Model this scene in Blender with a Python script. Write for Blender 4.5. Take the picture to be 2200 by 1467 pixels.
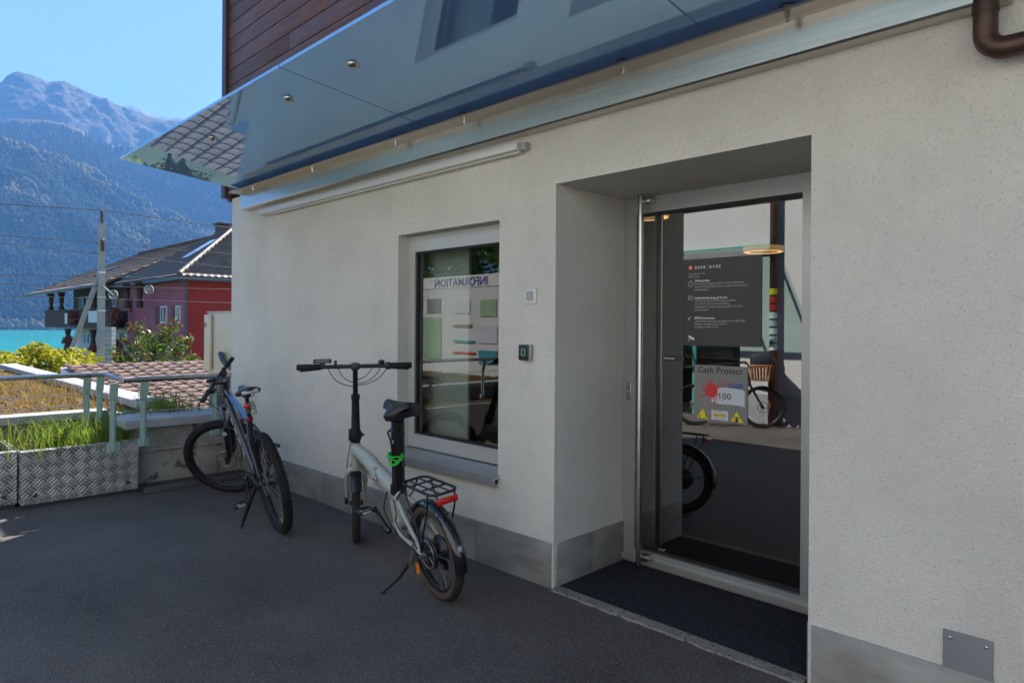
import bpy, bmesh, math, random
from mathutils import Matrix, Vector, Quaternion
import numpy as np
R = math.radians
random.seed(7)
sc = bpy.context.scene
for o in list(bpy.data.objects): bpy.data.objects.remove(o)
col = sc.collection

# ------------------------------------------------------------------ camera
FPX, CX, HY = 1440.0, 1100.0, 700.8      # focal length in photo pixels, centre column, horizon row at the centre
ALPHA = math.atan2(1444.0, FPX)          # angle between view axis and the street front (which runs along X)
ROLL = R(0.4)
EYE = Vector((0, 0, 1.42))
FWD = Vector((-math.cos(ALPHA), math.sin(ALPHA), 0)); RGT = Vector((math.sin(ALPHA), math.cos(ALPHA), 0)); UPV = Vector((0, 0, 1))
cam = bpy.data.cameras.new('camera'); camo = bpy.data.objects.new('camera', cam); col.objects.link(camo)
cam.sensor_width = 36; cam.lens = 36 * FPX / 2200; cam.shift_y = -(733.5 - HY) / 2200
cam.clip_start = 0.05; cam.clip_end = 30000
camo.matrix_world = Matrix.Translation(EYE) @ (Matrix.Rotation(math.pi / 2 - ALPHA, 4, 'Z') @ Matrix.Rotation(math.pi / 2, 4, 'X') @ Matrix.Rotation(ROLL, 4, 'Z'))
sc.camera = camo

def ray(px, py):
    a = (px - CX) / FPX; b = (HY - py) / FPX
    x = a * math.cos(ROLL) - b * math.sin(ROLL); y = a * math.sin(ROLL) + b * math.cos(ROLL)
    return FWD + RGT * x + UPV * y
def on_y(px, py, y): d = ray(px, py); return EYE + d * ((y - EYE.y) / d.y)
def on_x(px, py, x): d = ray(px, py); return EYE + d * ((x - EYE.x) / d.x)
def on_z(px, py, z=0.0): d = ray(px, py); return EYE + d * ((z - EYE.z) / d.z)
def at_depth(px, py, t): return EYE + ray(px, py) * t

# ------------------------------------------------------------------ light
SUN_AZ, SUN_EL = R(58), R(47)            # azimuth measured from -X towards +Y
S = Vector((-math.cos(SUN_AZ) * math.cos(SUN_EL), math.sin(SUN_AZ) * math.cos(SUN_EL), math.sin(SUN_EL)))
w = bpy.data.worlds.new('World'); sc.world = w; w.use_nodes = True
nt = w.node_tree; nt.nodes.clear()
sky = nt.nodes.new('ShaderNodeTexSky'); sky.sky_type = 'NISHITA'; sky.sun_disc = False
sky.sun_elevation = SUN_EL; sky.sun_rotation = math.atan2(S.x, S.y); sky.altitude = 600; sky.air_density = 1.0; sky.dust_density = 0.35; sky.ozone_density = 2.6
bg = nt.nodes.new('ShaderNodeBackground'); bg.inputs['Strength'].default_value = 0.06
wo = nt.nodes.new('ShaderNodeOutputWorld'); nt.links.new(sky.outputs[0], bg.inputs[0]); nt.links.new(bg.outputs[0], wo.inputs[0])
sl = bpy.data.lights.new('sun', 'SUN'); sl.energy = 5.0; sl.angle = R(0.53); sl.color = (1, 0.95, 0.87)
so = bpy.data.objects.new('sun', sl); col.objects.link(so); so.rotation_euler = S.to_track_quat('Z', 'Y').to_euler(); so.location = (0, 0, 40)
sc.view_settings.view_transform = 'Standard'; sc.view_settings.look = 'None'; sc.view_settings.gamma = 1.0
sc.view_settings.use_curve_mapping = False; sc.view_settings.exposure = 1.95
sc.render.engine = 'CYCLES'
c = sc.cycles; c.use_denoising = True; c.max_bounces = 8; c.diffuse_bounces = 4; c.glossy_bounces = 5; c.transparent_max_bounces = 16; c.transmission_bounces = 6; c.volume_bounces = 0; c.caustics_reflective = False; c.caustics_refractive = False; c.sample_clamp_indirect = 6

# ------------------------------------------------------------------ materials
M = {}
def mat(name, color, rough=0.7, metal=0.0, spec=0.5, var=0.0, vscale=6.0, bump=0.0, bscale=200.0, dark=None, coat=0.0, obj_random=0.0, stretch=None, trans=0.0, emit=None, detail=4.0):
    m = bpy.data.materials.new(name); m.use_nodes = True; n = m.node_tree.nodes; l = m.node_tree.links
    b = n['Principled BSDF']; b.inputs['Base Color'].default_value = (*color, 1); b.inputs['Roughness'].default_value = rough
    b.inputs['Metallic'].default_value = metal; b.inputs['Specular IOR Level'].default_value = spec; b.inputs['Coat Weight'].default_value = coat
    tc = n.new('ShaderNodeTexCoord'); vec = tc.outputs['Object']
    if stretch:
        mp = n.new('ShaderNodeMapping'); mp.inputs['Scale'].default_value = stretch; l.new(vec, mp.inputs[0]); vec = mp.outputs[0]
    csock = None
    if var > 0:
        t = n.new('ShaderNodeTexNoise'); t.inputs['Scale'].default_value = vscale; t.inputs['Detail'].default_value = detail; t.inputs['Roughness'].default_value = 0.6
        l.new(vec, t.inputs['Vector'])
        mx = n.new('ShaderNodeMix'); mx.data_type = 'RGBA'
        d = dark if dark else tuple(x * (1 - var) for x in color)
        lt = tuple(min(1, x * (1 + var * 0.5)) for x in color)
        mx.inputs[6].default_value = (*d, 1); mx.inputs[7].default_value = (*lt, 1)
        cr = n.new('ShaderNodeMapRange'); cr.inputs[1].default_value = 0.32; cr.inputs[2].default_value = 0.68
        l.new(t.outputs[0], cr.inputs[0]); l.new(cr.outputs[0], mx.inputs[0]); csock = mx.outputs[2]
    if obj_random > 0:
        oi = n.new('ShaderNodeObjectInfo'); hs = n.new('ShaderNodeHueSaturation')
        mr = n.new('ShaderNodeMapRange'); mr.inputs[3].default_value = 1 - obj_random; mr.inputs[4].default_value = 1 + obj_random
        l.new(oi.outputs['Random'], mr.inputs[0]); l.new(mr.outputs[0], hs.inputs['Value'])
        if csock: l.new(csock, hs.inputs['Color'])
        else: hs.inputs['Color'].default_value = (*color, 1)
        csock = hs.outputs[0]
    if csock: l.new(csock, b.inputs['Base Color'])
    if bump > 0:
        t2 = n.new('ShaderNodeTexNoise'); t2.inputs['Scale'].default_value = bscale; t2.inputs['Detail'].default_value = 3
        l.new(vec, t2.inputs['Vector'])
        bp = n.new('ShaderNodeBump'); bp.inputs['Strength'].default_value = bump; bp.inputs['Distance'].default_value = 0.004
        l.new(t2.outputs[0], bp.inputs['Height']); l.new(bp.outputs[0], b.inputs['Normal'])
    if emit: b.inputs['Emission Color'].default_value = (*emit[:3], 1); b.inputs['Emission Strength'].default_value = emit[3]
    if trans > 0:
        tr = n.new('ShaderNodeBsdfTranslucent'); ms = n.new('ShaderNodeMixShader'); ms.inputs[0].default_value = trans
        if csock: l.new(csock, tr.inputs[0])
        else: tr.inputs[0].default_value = (*color, 1)
        l.new(b.outputs[0], ms.inputs[1]); l.new(tr.outputs[0], ms.inputs[2]); l.new(ms.outputs[0], n['Material Output'].inputs[0])
    M[name] = m; return m

def speckle(name, base, dots, rough, scale, thr, bump, bscale, bdist=0.003, blotch=0.12, spec=0.3, light_dots=None, bl_scale=1.1, streak=None):
    """mineral surface: blotches, small dark specks, grain relief"""
    m = mat(name, base, rough, spec=spec); n = m.node_tree.nodes; l = m.node_tree.links; b = n['Principled BSDF']; tc = n['Texture Coordinate']
    t = n.new('ShaderNodeTexNoise'); t.inputs['Scale'].default_value = bl_scale; t.inputs['Detail'].default_value = 6; t.inputs['Roughness'].default_value = 0.65; l.new(tc.outputs['Object'], t.inputs[0])
    mr = n.new('ShaderNodeMapRange'); mr.inputs[1].default_value = 0.3; mr.inputs[2].default_value = 0.7; mr.inputs[3].default_value = 1 - blotch; mr.inputs[4].default_value = 1 + blotch * 0.6; l.new(t.outputs[0], mr.inputs[0])
    hs = n.new('ShaderNodeHueSaturation'); hs.inputs['Color'].default_value = (*base, 1); l.new(mr.outputs[0], hs.inputs['Value'])
    v = n.new('ShaderNodeTexNoise'); v.inputs['Scale'].default_value = scale; v.inputs['Detail'].default_value = 2; l.new(tc.outputs['Object'], v.inputs[0])
    r2 = n.new('ShaderNodeMapRange'); r2.inputs[1].default_value = thr; r2.inputs[2].default_value = thr + 0.09; l.new(v.outputs[0], r2.inputs[0])
    mx = n.new('ShaderNodeMix'); mx.data_type = 'RGBA'; mx.inputs[7].default_value = (*dots, 1); l.new(r2.outputs[0], mx.inputs[0]); l.new(hs.outputs[0], mx.inputs[6])
    out = mx.outputs[2]
    if light_dots:
        vo = n.new('ShaderNodeTexVoronoi'); vo.inputs['Scale'].default_value = light_dots[1]; l.new(tc.outputs['Object'], vo.inputs[0])
        wn = n.new('ShaderNodeSeparateColor'); l.new(vo.outputs['Color'], wn.inputs[0])
        g = n.new('ShaderNodeMath'); g.operation = 'GREATER_THAN'; g.inputs[1].default_value = light_dots[2]; l.new(wn.outputs[0], g.inputs[0])
        dd = n.new('ShaderNodeMath'); dd.operation = 'LESS_THAN'; dd.inputs[1].default_value = 0.42; l.new(vo.outputs['Distance'], dd.inputs[0])
        mu = n.new('ShaderNodeMath'); mu.operation = 'MULTIPLY'; l.new(g.outputs[0], mu.inputs[0]); l.new(dd.outputs[0], mu.inputs[1])
        m2 = n.new('ShaderNodeMix'); m2.data_type = 'RGBA'; m2.inputs[7].default_value = (*light_dots[0], 1); l.new(mu.outputs[0], m2.inputs[0]); l.new(out, m2.inputs[6]); out = m2.outputs[2]
    if streak:
        mp = n.new('ShaderNodeMapping'); mp.inputs['Scale'].default_value = streak[0]; l.new(tc.outputs['Object'], mp.inputs[0]); ts = n.new('ShaderNodeTexNoise'); ts.inputs['Scale'].default_value = streak[1]; ts.inputs['Detail'].default_value = 7; ts.inputs['Roughness'].default_value = 0.7; l.new(mp.outputs[0], ts.inputs[0])
        rs = n.new('ShaderNodeMapRange'); rs.inputs[1].default_value = streak[2]; rs.inputs[2].default_value = streak[2] + 0.22; rs.inputs[4].default_value = streak[4]; l.new(ts.outputs[0], rs.inputs[0])
        m3 = n.new('ShaderNodeMix'); m3.data_type = 'RGBA'; m3.inputs[7].default_value = (*streak[3], 1); l.new(rs.outputs[0], m3.inputs[0]); l.new(out, m3.inputs[6]); out = m3.outputs[2]
    l.new(out, b.inputs['Base Color'])
    t3 = n.new('ShaderNodeTexNoise'); t3.inputs['Scale'].default_value = bscale; t3.inputs['Detail'].default_value = 3; l.new(tc.outputs['Object'], t3.inputs[0])
    bp = n.new('ShaderNodeBump'); bp.inputs['Strength'].default_value = bump; bp.inputs['Distance'].default_value = bdist; l.new(t3.outputs[0], bp.inputs['Height']); l.new(bp.outputs[0], b.inputs['Normal'])
    return m

def glass(name, tint, refl, rcol=(1, 1, 1), rough=0.0, ior=1.5):
    """thin pane: see-through with a Fresnel mirror coat"""
    m = bpy.data.materials.new(name); m.use_nodes = True; n = m.node_tree.nodes; l = m.node_tree.links; n.remove(n['Principled BSDF'])
    tr = n.new('ShaderNodeBsdfTransparent'); tr.inputs[0].default_value = (*tint, 1)
    gl = n.new('ShaderNodeBsdfGlossy'); gl.inputs[0].default_value = (*rcol, 1); gl.inputs['Roughness'].default_value = rough
    lw = n.new('ShaderNodeFresnel'); lw.inputs[0].default_value = ior
    ad = n.new('ShaderNodeMath'); ad.operation = 'ADD'; ad.inputs[1].default_value = refl; ad.use_clamp = True; l.new(lw.outputs[0], ad.inputs[0])
    ms = n.new('ShaderNodeMixShader'); l.new(ad.outputs[0], ms.inputs[0]); l.new(tr.outputs[0], ms.inputs[1]); l.new(gl.outputs[0], ms.inputs[2]); l.new(ms.outputs[0], n['Material Output'].inputs[0])
    M[name] = m; return m

# ------------------------------------------------------------------ mesh helpers
I4 = Matrix.Identity(4)
class MB:
    def __init__(s, T=None): s.v = []; s.f = []; s.sm = []; s.T = T or I4
    def add(s, vs, fs, smooth=False, T=None):
        k = len(s.v); A = s.T @ T if T is not None else s.T
        s.v += [A @ Vector(p) for p in vs]; s.f += [tuple(i + k for i in f) for f in fs]; s.sm += [smooth] * len(fs); return s
    def box(s, c, size, T=None, bev=0.0):
        x, y, z = (d / 2 for d in size); C = Vector(c)
        if bev <= 0:
            vs = [C + Vector((a * x, b * y, d * z)) for a in (-1, 1) for b in (-1, 1) for d in (-1, 1)]
            fs = [(0, 1, 3, 2), (4, 6, 7, 5), (0, 4, 5, 1), (2, 3, 7, 6), (0, 2, 6, 4), (1, 5, 7, 3)]
            return s.add(vs, fs, False, T)
        bm = bmesh.new(); bmesh.ops.create_cube(bm, size=1)
        for v in bm.verts: v.co = Vector((v.co.x * size[0], v.co.y * size[1], v.co.z * size[2])) + C
        bmesh.ops.bevel(bm, geom=bm.edges[:], offset=bev, segments=2, affect='EDGES', profile=0.5)
        bm.verts.index_update(); vs = [v.co.copy() for v in bm.verts]; fs = [[v.index for v in f.verts] for f in bm.faces]; bm.free()
        return s.add(vs, fs, True, T)
    def tube(s, pts, r, seg=10, closed=False, caps=True, T=None, sx=1.0, sy=1.0, up=None):
        P = [Vector(p) for p in pts]; n = len(P); rr = r if isinstance(r, (list, tuple)) else [r] * n
        tg = []
        for i in range(n):
            a = P[(i - 1) % n] if (closed or i > 0) else P[i]; b = P[(i + 1) % n] if (closed or i < n - 1) else P[i]
            tg.append((b - a).normalized())
        u = Vector(up) if up else (Vector((0, 0, 1)) if abs(tg[0].z) < 0.9 else Vector((1, 0, 0)))
        u = (u - tg[0] * u.dot(tg[0])).normalized(); vs = []
        for i in range(n):
            u = (u - tg[i] * u.dot(tg[i])).normalized(); v = tg[i].cross(u)
            for k in range(seg):
                a = 2 * math.pi * k / seg; vs.append(P[i] + (u * math.cos(a) * sx + v * math.sin(a) * sy) * rr[i])
        fs = []
        for i in range(n if closed else n - 1):
            j = (i + 1) % n
            for k in range(seg): q = (k + 1) % seg; fs.append((i * seg + k, i * seg + q, j * seg + q, j * seg + k))
        s.add(vs, fs, True, T)
        if caps and not closed:
            s.add(vs[:seg], [tuple(range(seg))[::-1]], False, T); s.add(vs[-seg:], [tuple(range(seg))], False, T)
        return s
    def lathe(s, prof, c=(0, 0, 0), axis=(0, 0, 1), seg=24, T=None, closed_prof=False, smooth=True):
        """prof: (radius, height) pairs about an axis through c"""
        ax = Vector(axis).normalized(); u = ax.orthogonal().normalized(); v = ax.cross(u); C = Vector(c); m = len(prof); vs = []
        for k in range(seg):
            a = 2 * math.pi * k / seg; d = u * math.cos(a) + v * math.sin(a)
            vs += [C + d * r + ax * h for r, h in prof]
        fs = []
        for k in range(seg):
            q = (k + 1) % seg
            for i in range(m if closed_prof else m - 1):
                j = (i + 1) % m; fs.append((k * m + i, q * m + i, q * m + j, k * m + j))
        return s.add(vs, fs, smooth, T)
    def cyl(s, a, b, r, seg=12, T=None): return s.tube([a, b], r, seg, T=T)
    def prism(s, poly, d0, d1, plane='xz', T=None):
        """outline extruded along the third axis between d0 and d1"""
        def p3(p, d): return (p[0], d, p[1]) if plane == 'xz' else ((p[0], p[1], d) if plane == 'xy' else (d, p[0], p[1]))
        n = len(poly); vs = [p3(p, d0) for p in poly] + [p3(p, d1) for p in poly]
        fs = [tuple(range(n)), tuple(range(2 * n - 1, n - 1, -1))] + [(i, i + n, (i + 1) % n + n, (i + 1) % n) for i in range(n)]
        return s.add(vs, fs, False, T)
    def quad(s, a, b, c_, d, T=None): return s.add([a, b, c_, d], [(0, 1, 2, 3)], False, T)
    def mesh(s, name):
        me = bpy.data.meshes.new(name); me.from_pydata([tuple(p) for p in s.v], [], s.f); me.polygons.foreach_set('use_smooth', s.sm); me.validate()
        
        if len(s.f) > 1: bm = bmesh.new(); bm.from_mesh(me); bmesh.ops.recalc_face_normals(bm, faces=bm.faces); bm.to_mesh(me); bm.free()
        return me
    def build(s, name, m, parent=None, label=None, cat=None, group=None, kind=None):
        return place(name, s.mesh(name), m, parent, label, cat, group, kind)
def place(name, me, m, parent=None, label=None, cat=None, group=None, kind=None, T=None):
    if m is not None and not me.materials: me.materials.append(M[m])
    o = bpy.data.objects.new(name, me); col.objects.link(o); o.parent = parent
    if T is not None: o.matrix_local = T
    tag(o, label, cat, group, kind); return o
def tag(o, label=None, cat=None, group=None, kind=None):
    if label: o['label'] = label
    if cat: o['category'] = cat
    if group: o['group'] = group
    if kind: o['kind'] = kind
    return o
def thing(name, label, cat, loc=(0, 0, 0), group=None, T=None):
    o = bpy.data.objects.new(name, None); col.objects.link(o); o.empty_display_size = 0.1
    if T is not None: o.matrix_world = T
    else: o.location = loc
    return tag(o, label, cat, group)
def np_obj(name, V, F, m, **k):
    """object from numpy arrays: V (n,3), F (m,3|4)"""
    me = bpy.data.meshes.new(name); V = np.asarray(V, dtype=np.float32); F = np.asarray(F, dtype=np.int32)
    me.vertices.add(len(V)); me.vertices.foreach_set('co', V.ravel()); q = F.shape[1]
    me.loops.add(F.size); me.loops.foreach_set('vertex_index', F.ravel()); me.polygons.add(len(F))
    me.polygons.foreach_set('loop_start', np.arange(len(F), dtype=np.int32) * q); me.polygons.foreach_set('loop_total', np.full(len(F), q, dtype=np.int32))
    me.update(calc_edges=True); me.validate(); return place(name, me, m, **k)
def text(body, size, m, parent, name, T, align='LEFT', ext=0.0003, spacing=1.0, bold=0.0):
    cu = bpy.data.curves.new(name, 'FONT'); cu.body = body; cu.size = size; cu.align_x = align; cu.extrude = ext; cu.space_character = spacing; cu.offset = bold; cu.resolution_u = 2
    o = bpy.data.objects.new('tmp', cu); col.objects.link(o); dg = bpy.context.evaluated_depsgraph_get()
    me = bpy.data.meshes.new_from_object(o.evaluated_get(dg)); bpy.data.objects.remove(o); bpy.data.curves.remove(cu); me.name = name; me.materials.clear()
    me.transform(T); return place(name, me, m, parent)
FACE = Matrix.Rotation(math.pi / 2, 4, 'X')      # sheet facing -Y, local x to +X, local y to +Z
def arc(c, r, a0, a1, n, plane='xz', y=0.0):
    out = []
    for i in range(n + 1):
        a = a0 + (a1 - a0) * i / n; p = (c[0] + r * math.cos(a), c[1] + r * math.sin(a)); out.append((p[0], y, p[1]) if plane == 'xz' else (p[0], p[1], y))
    return out
def bez(a, b, c_, d, n=12):
    a, b, c_, d = map(Vector, (a, b, c_, d)); return [a * (1 - t) ** 3 + b * 3 * t * (1 - t) ** 2 + c_ * 3 * t * t * (1 - t) + d * t ** 3 for t in [i / n for i in range(n + 1)]]
def smooth_path(P, n=6):
    P = [Vector(p) for p in P]; out = []
    for i in range(len(P) - 1):
        p0 = P[max(i - 1, 0)]; p1 = P[i]; p2 = P[i + 1]; p3 = P[min(i + 2, len(P) - 1)]
        for k in range(n):
            t = k / n; out.append(0.5 * ((2 * p1) + (p2 - p0) * t + (2 * p0 - 5 * p1 + 4 * p2 - p3) * t * t + (3 * p1 - p0 - 3 * p2 + p3) * t ** 3))
    return out + [P[-1]]

# ------------------------------------------------------------------ material list
speckle('stucco', (0.71, 0.68, 0.605), (0.55, 0.52, 0.455), 0.93, 150, 0.60, 1.0, 210, 0.006, 0.13, 0.15, streak=((1, 1, 0.45), 1.3, 0.52, (0.52, 0.49, 0.43), 0.35))
speckle('stucco_smooth', (0.62, 0.61, 0.57), (0.42, 0.40, 0.37), 0.93, 150, 0.64, 0.9, 260, 0.004, 0.08, 0.15)
speckle('asphalt', (0.130, 0.115, 0.103), (0.042, 0.038, 0.034), 0.84, 140, 0.54, 1.0, 190, 0.006, 0.45, 0.3, light_dots=((0.21, 0.20, 0.185), 150, 0.80), bl_scale=0.7, streak=((1, 1, 1), 3.2, 0.60, (0.035, 0.031, 0.028), 0.75))
speckle('concrete', (0.30, 0.285, 0.25), (0.10, 0.09, 0.07), 0.9, 9, 0.60, 0.8, 40, 0.01, 0.35, 0.2, bl_scale=3.0)
speckle('stone_strip', (0.27, 0.25, 0.21), (0.10, 0.09, 0.07), 0.9, 60, 0.58, 1.0, 70, 0.01, 0.25, 0.2, bl_scale=5)
mat('plinth_tile', (0.27, 0.26, 0.235), 0.62, var=0.28, vscale=5, bump=0.25, bscale=60, obj_random=0.22, stretch=(1, 1, 2.2), detail=8)
mat('coping', (0.33, 0.345, 0.36), 0.65, var=0.2, vscale=7, bump=0.2, bscale=60)
mat('alu', (0.50, 0.50, 0.485), 0.38, metal=0.75, var=0.05, vscale=3)
mat('alu_frame', (0.40, 0.41, 0.40), 0.42, metal=0.55, var=0.05, vscale=3)
mat('alu_white', (0.62, 0.62, 0.585), 0.45, metal=0.25)
mat('alu_window', (0.50, 0.50, 0.47), 0.45, metal=0.3)
mat('steel', (0.56, 0.53, 0.48), 0.30, metal=1.0, var=0.14, vscale=3, stretch=(0.6, 14, 14), detail=6)
mat('steel_tube', (0.52, 0.50, 0.47), 0.24, metal=1.0)
mat('gasket', (0.012, 0.012, 0.013), 0.6)
mat('wood_board', (0.135, 0.058, 0.032), 0.5, var=0.45, vscale=5, bump=0.35, bscale=22, obj_random=0.2, stretch=(0.7, 6, 9), detail=8, spec=0.35)
mat('wood_trim', (0.075, 0.036, 0.030), 0.5, var=0.3, vscale=4, stretch=(6, 6, 0.8))
mat('copper', (0.095, 0.055, 0.042), 0.42, metal=0.65, var=0.35, vscale=9)
speckle('mat_fibre', (0.026, 0.027, 0.030), (0.10, 0.11, 0.125), 0.97, 260, 0.55, 1.0, 420, 0.006, 0.2, 0.1)
mat('dark_paint', (0.035, 0.034, 0.036), 0.5)
mat('sign_charcoal', (0.048, 0.046, 0.047), 0.55); mat('sign_grey', (0.21, 0.205, 0.195), 0.5)
mat('white_print', (0.72, 0.72, 0.70), 0.6); mat('pale_print', (0.42, 0.42, 0.41), 0.6); mat('red_print', (0.55, 0.03, 0.03), 0.5); mat('black_print', (0.03, 0.025, 0.022), 0.6)
mat('blue_print', (0.05, 0.06, 0.30), 0.5); mat('yellow_print', (0.72, 0.60, 0.02), 0.5); mat('note_print', (0.55, 0.58, 0.62), 0.5); mat('green_led', (0.2, 0.6, 0.5), 0.4, emit=(0.3, 0.7, 0.55, 0.06))
mat('plastic_white', (0.66, 0.64, 0.58), 0.4); mat('plastic_black', (0.014, 0.014, 0.016), 0.35); mat('plastic_grey', (0.33, 0.33, 0.33), 0.45); mat('plate_grey', (0.20, 0.20, 0.205), 0.55)
glass('pane_door', (0.42, 0.46, 0.45), 0.20); glass('pane_window', (0.62, 0.68, 0.65), 0.06); glass('pane_inner', (0.8, 0.85, 0.83), 0.0)
# blue-backed canopy glass: mirror over a blue translucent interlayer
def canopy_glass():
    m = bpy.data.materials.new('canopy_glass'); m.use_nodes = True; n = m.node_tree.nodes; l = m.node_tree.links; n.remove(n['Principled BSDF'])
    tr = n.new('ShaderNodeBsdfTranslucent'); tr.inputs[0].default_value = (0.58, 0.78, 1.0, 1)
    df = n.new('ShaderNodeBsdfDiffuse'); df.inputs[0].default_value = (0.30, 0.45, 0.66, 1)
    m0 = n.new('ShaderNodeMixShader'); m0.inputs[0].default_value = 0.5; l.new(tr.outputs[0], m0.inputs[1]); l.new(df.outputs[0], m0.inputs[2])
    gl = n.new('ShaderNodeBsdfGlossy'); gl.inputs[0].default_value = (0.55, 0.82, 1.0, 1); gl.inputs['Roughness'].default_value = 0.0
    ms = n.new('ShaderNodeMixShader'); ms.inputs[0].default_value = 0.48; l.new(m0.outputs[0], ms.inputs[1]); l.new(gl.outputs[0], ms.inputs[2]); l.new(ms.outputs[0], n['Material Output'].inputs[0]); M['canopy_glass'] = m
canopy_glass()
# five-bar tread plate as fine relief
def tread_plate():
    m = mat('tread_plate', (0.62, 0.60, 0.56), 0.36, metal=0.85, var=0.25, vscale=4); n = m.node_tree.nodes; l = m.node_tree.links; b = n['Principled BSDF']
    uv = n.new('ShaderNodeUVMap'); sx = n.new('ShaderNodeSeparateXYZ'); l.new(uv.outputs[0], sx.inputs[0])
    def mth(op, a, bb=None, cc=None):
        x = n.new('ShaderNodeMath'); x.operation = op
        for i, q in enumerate((a, bb, cc)):
            if q is None: continue
            if isinstance(q, (int, float)): x.inputs[i].default_value = q
            else: l.new(q, x.inputs[i])
        return x.outputs[0]
    u = mth('MULTIPLY', sx.outputs[0], 15.0); v = mth('MULTIPLY', sx.outputs[1], 15.0)        # cells of 48 mm, turned 45 degrees
    a = mth('MULTIPLY', mth('ADD', u, v), 0.7071); c2 = mth('MULTIPLY', mth('SUBTRACT', u, v), 0.7071)
    par = mth('MODULO', mth('ADD', mth('ADD', mth('FLOOR', a), mth('FLOOR', c2)), 200.0), 2.0)
    fa = mth('FRACT', a); fc = mth('FRACT', c2)
    def bars(along, across):
        s = mth('SINE', mth('MULTIPLY', across, 18.85)); s = mth('MAXIMUM', s, 0.0)
        e = mth('SUBTRACT', 1.0, mth('POWER', mth('ABSOLUTE', mth('SUBTRACT', mth('MULTIPLY', along, 2.0), 1.0)), 6.0)); return mth('MULTIPLY', s, e)
    h = mth('ADD', mth('MULTIPLY', bars(fa, fc), par), mth('MULTIPLY', bars(fc, fa), mth('SUBTRACT', 1.0, par)))
    bp = n.new('ShaderNodeBump'); bp.inputs['Strength'].default_value = 1.0; bp.inputs['Distance'].default_value = 0.016; l.new(h, bp.inputs['Height']); l.new(bp.outputs[0], b.inputs['Normal'])
tread_plate()

# ------------------------------------------------------------------ the bank's front
W = on_z(1190, 1265).y; D = W + 0.63                 # street face; face of the recessed door
XC = on_y(497, 700, W).x                             # far corner of the wall
DL, DR = on_y(1192, 800, W).x, on_y(1740, 800, W).x; DT = on_y(1196, 395, W).z
WL, WR = on_y(854, 800, W).x, on_y(1071, 800, W).x; WT = on_y(1071, 473, W).z; WB = on_y(1069, 1040, W).z; WY = W + 0.085
TOP = 4.75
bank = thing('bank_building', 'pale stucco bank building with brown timber upper storey, entrance recess and window', 'building', (XC, W, 0))
IB = Matrix.Translation((-XC, -W, 0))
def bpart(name, mb, m, parent=None, **k):            # a part of the building, given in world coordinates
    p = parent or bank; o = mb.build(name, m, p, **k); o.matrix_parent_inverse = IB if p is bank else I4; return o
mb = MB(); XR = 5.0; ZW = 2.66; ZC = 2.66
xs = [XC, WL, WR, DL, DR, XR]; zs = [-0.3, 0.0, WB, WT, DT, ZW]
zs = sorted(zs)
for i in range(5):
    for j in range(5):
        zm = (zs[j] + zs[j + 1]) / 2
        if i == 1 and WB < zm < WT: continue
        if i == 3 and 0 < zm < DT: continue
        mb.quad((xs[i], W, zs[j]), (xs[i + 1], W, zs[j]), (xs[i + 1], W, zs[j + 1]), (xs[i], W, zs[j + 1]))
def reveal(x0, x1, z0, z1, y0, y1, floor=True):
    mb.quad((x0, y0, z0), (x0, y0, z1), (x0, y1, z1), (x0, y1, z0)); mb.quad((x1, y0, z0), (x1, y1, z0), (x1, y1, z1), (x1, y0, z1)); mb.quad((x0, y0, z1), (x1, y0, z1), (x1, y1, z1), (x0, y1, z1))
    if floor: mb.quad((x0, y0, z0), (x0, y1, z0), (x1, y1, z0), (x1, y0, z0))
reveal(WL, WR, WB, WT, W, WY + 0.12); reveal(DL, DR, 0.0, DT, W, D + 0.12, False)
mb.quad((XC, W, -0.3), (XC, W, ZW), (XC, 9, ZW), (XC, 9, -0.3)); mb.quad((XR, W, -0.3), (XR, 9, -0.3), (XR, 9, ZW), (XR, W, ZW)); mb.quad((XC, 9, -0.3), (XC, 9, ZW), (XR, 9, ZW), (XR, 9, -0.3))
wall = bpart('wall', mb, 'stucco')
bpart('upper_storey', MB().box(((XC + XR) / 2, (W + 9) / 2 + 0.02, (ZC + TOP) / 2 + 0.02), (XR - XC - 0.06, 9 - W - 0.08, TOP - ZC - 0.04)), 'wood_trim')
bpart('unseen_shade_block', MB().box((XC - 1.0, 6.4, 1.9), (1.96, 4.6, 3.74)).box((XC - 0.55, 4.6, 4.0), (0.42, 0.5, 0.5)).box((XC - 1.25, 4.5, 4.05), (0.36, 0.5, 0.7)), 'stucco_smooth')  # out-of-view blocks added to shade the asphalt, gaps on top let sun streaks through
# stone plinth, slab by slab
PH = 0.243
def plinth_run(x0, x1, y, n=None, d=0.022):
    n = n or max(1, round((x1 - x0) / 0.6)); L = (x1 - x0) / n
    for i in range(n): bpart('plinth_slab', MB().box((x0 + (i + 0.5) * L, y - d / 2 + 0.012, PH / 2 - 0.02), (L - 0.007, d, PH + 0.04), bev=0.002), 'plinth_tile')
plinth_run(XC, DL - 0.0105, W, 7); plinth_run(DR + 0.012, XR, W, 10)
for i in range(2): bpart('plinth_slab', MB().box((DL + 0.0, W + 0.012 + (i + 0.5) * (D - W) / 2, PH / 2 - 0.02), (0.022, (D - W) / 2 - 0.004, PH + 0.04), bev=0.002), 'plinth_tile')
for i in range(2): bpart('plinth_slab', MB().box((DR - 0.0, W + 0.012 + (i + 0.5) * (D - W) / 2, PH / 2 - 0.02), (0.022, (D - W) / 2 - 0.004, PH + 0.04), bev=0.002), 'plinth_tile')
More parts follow.
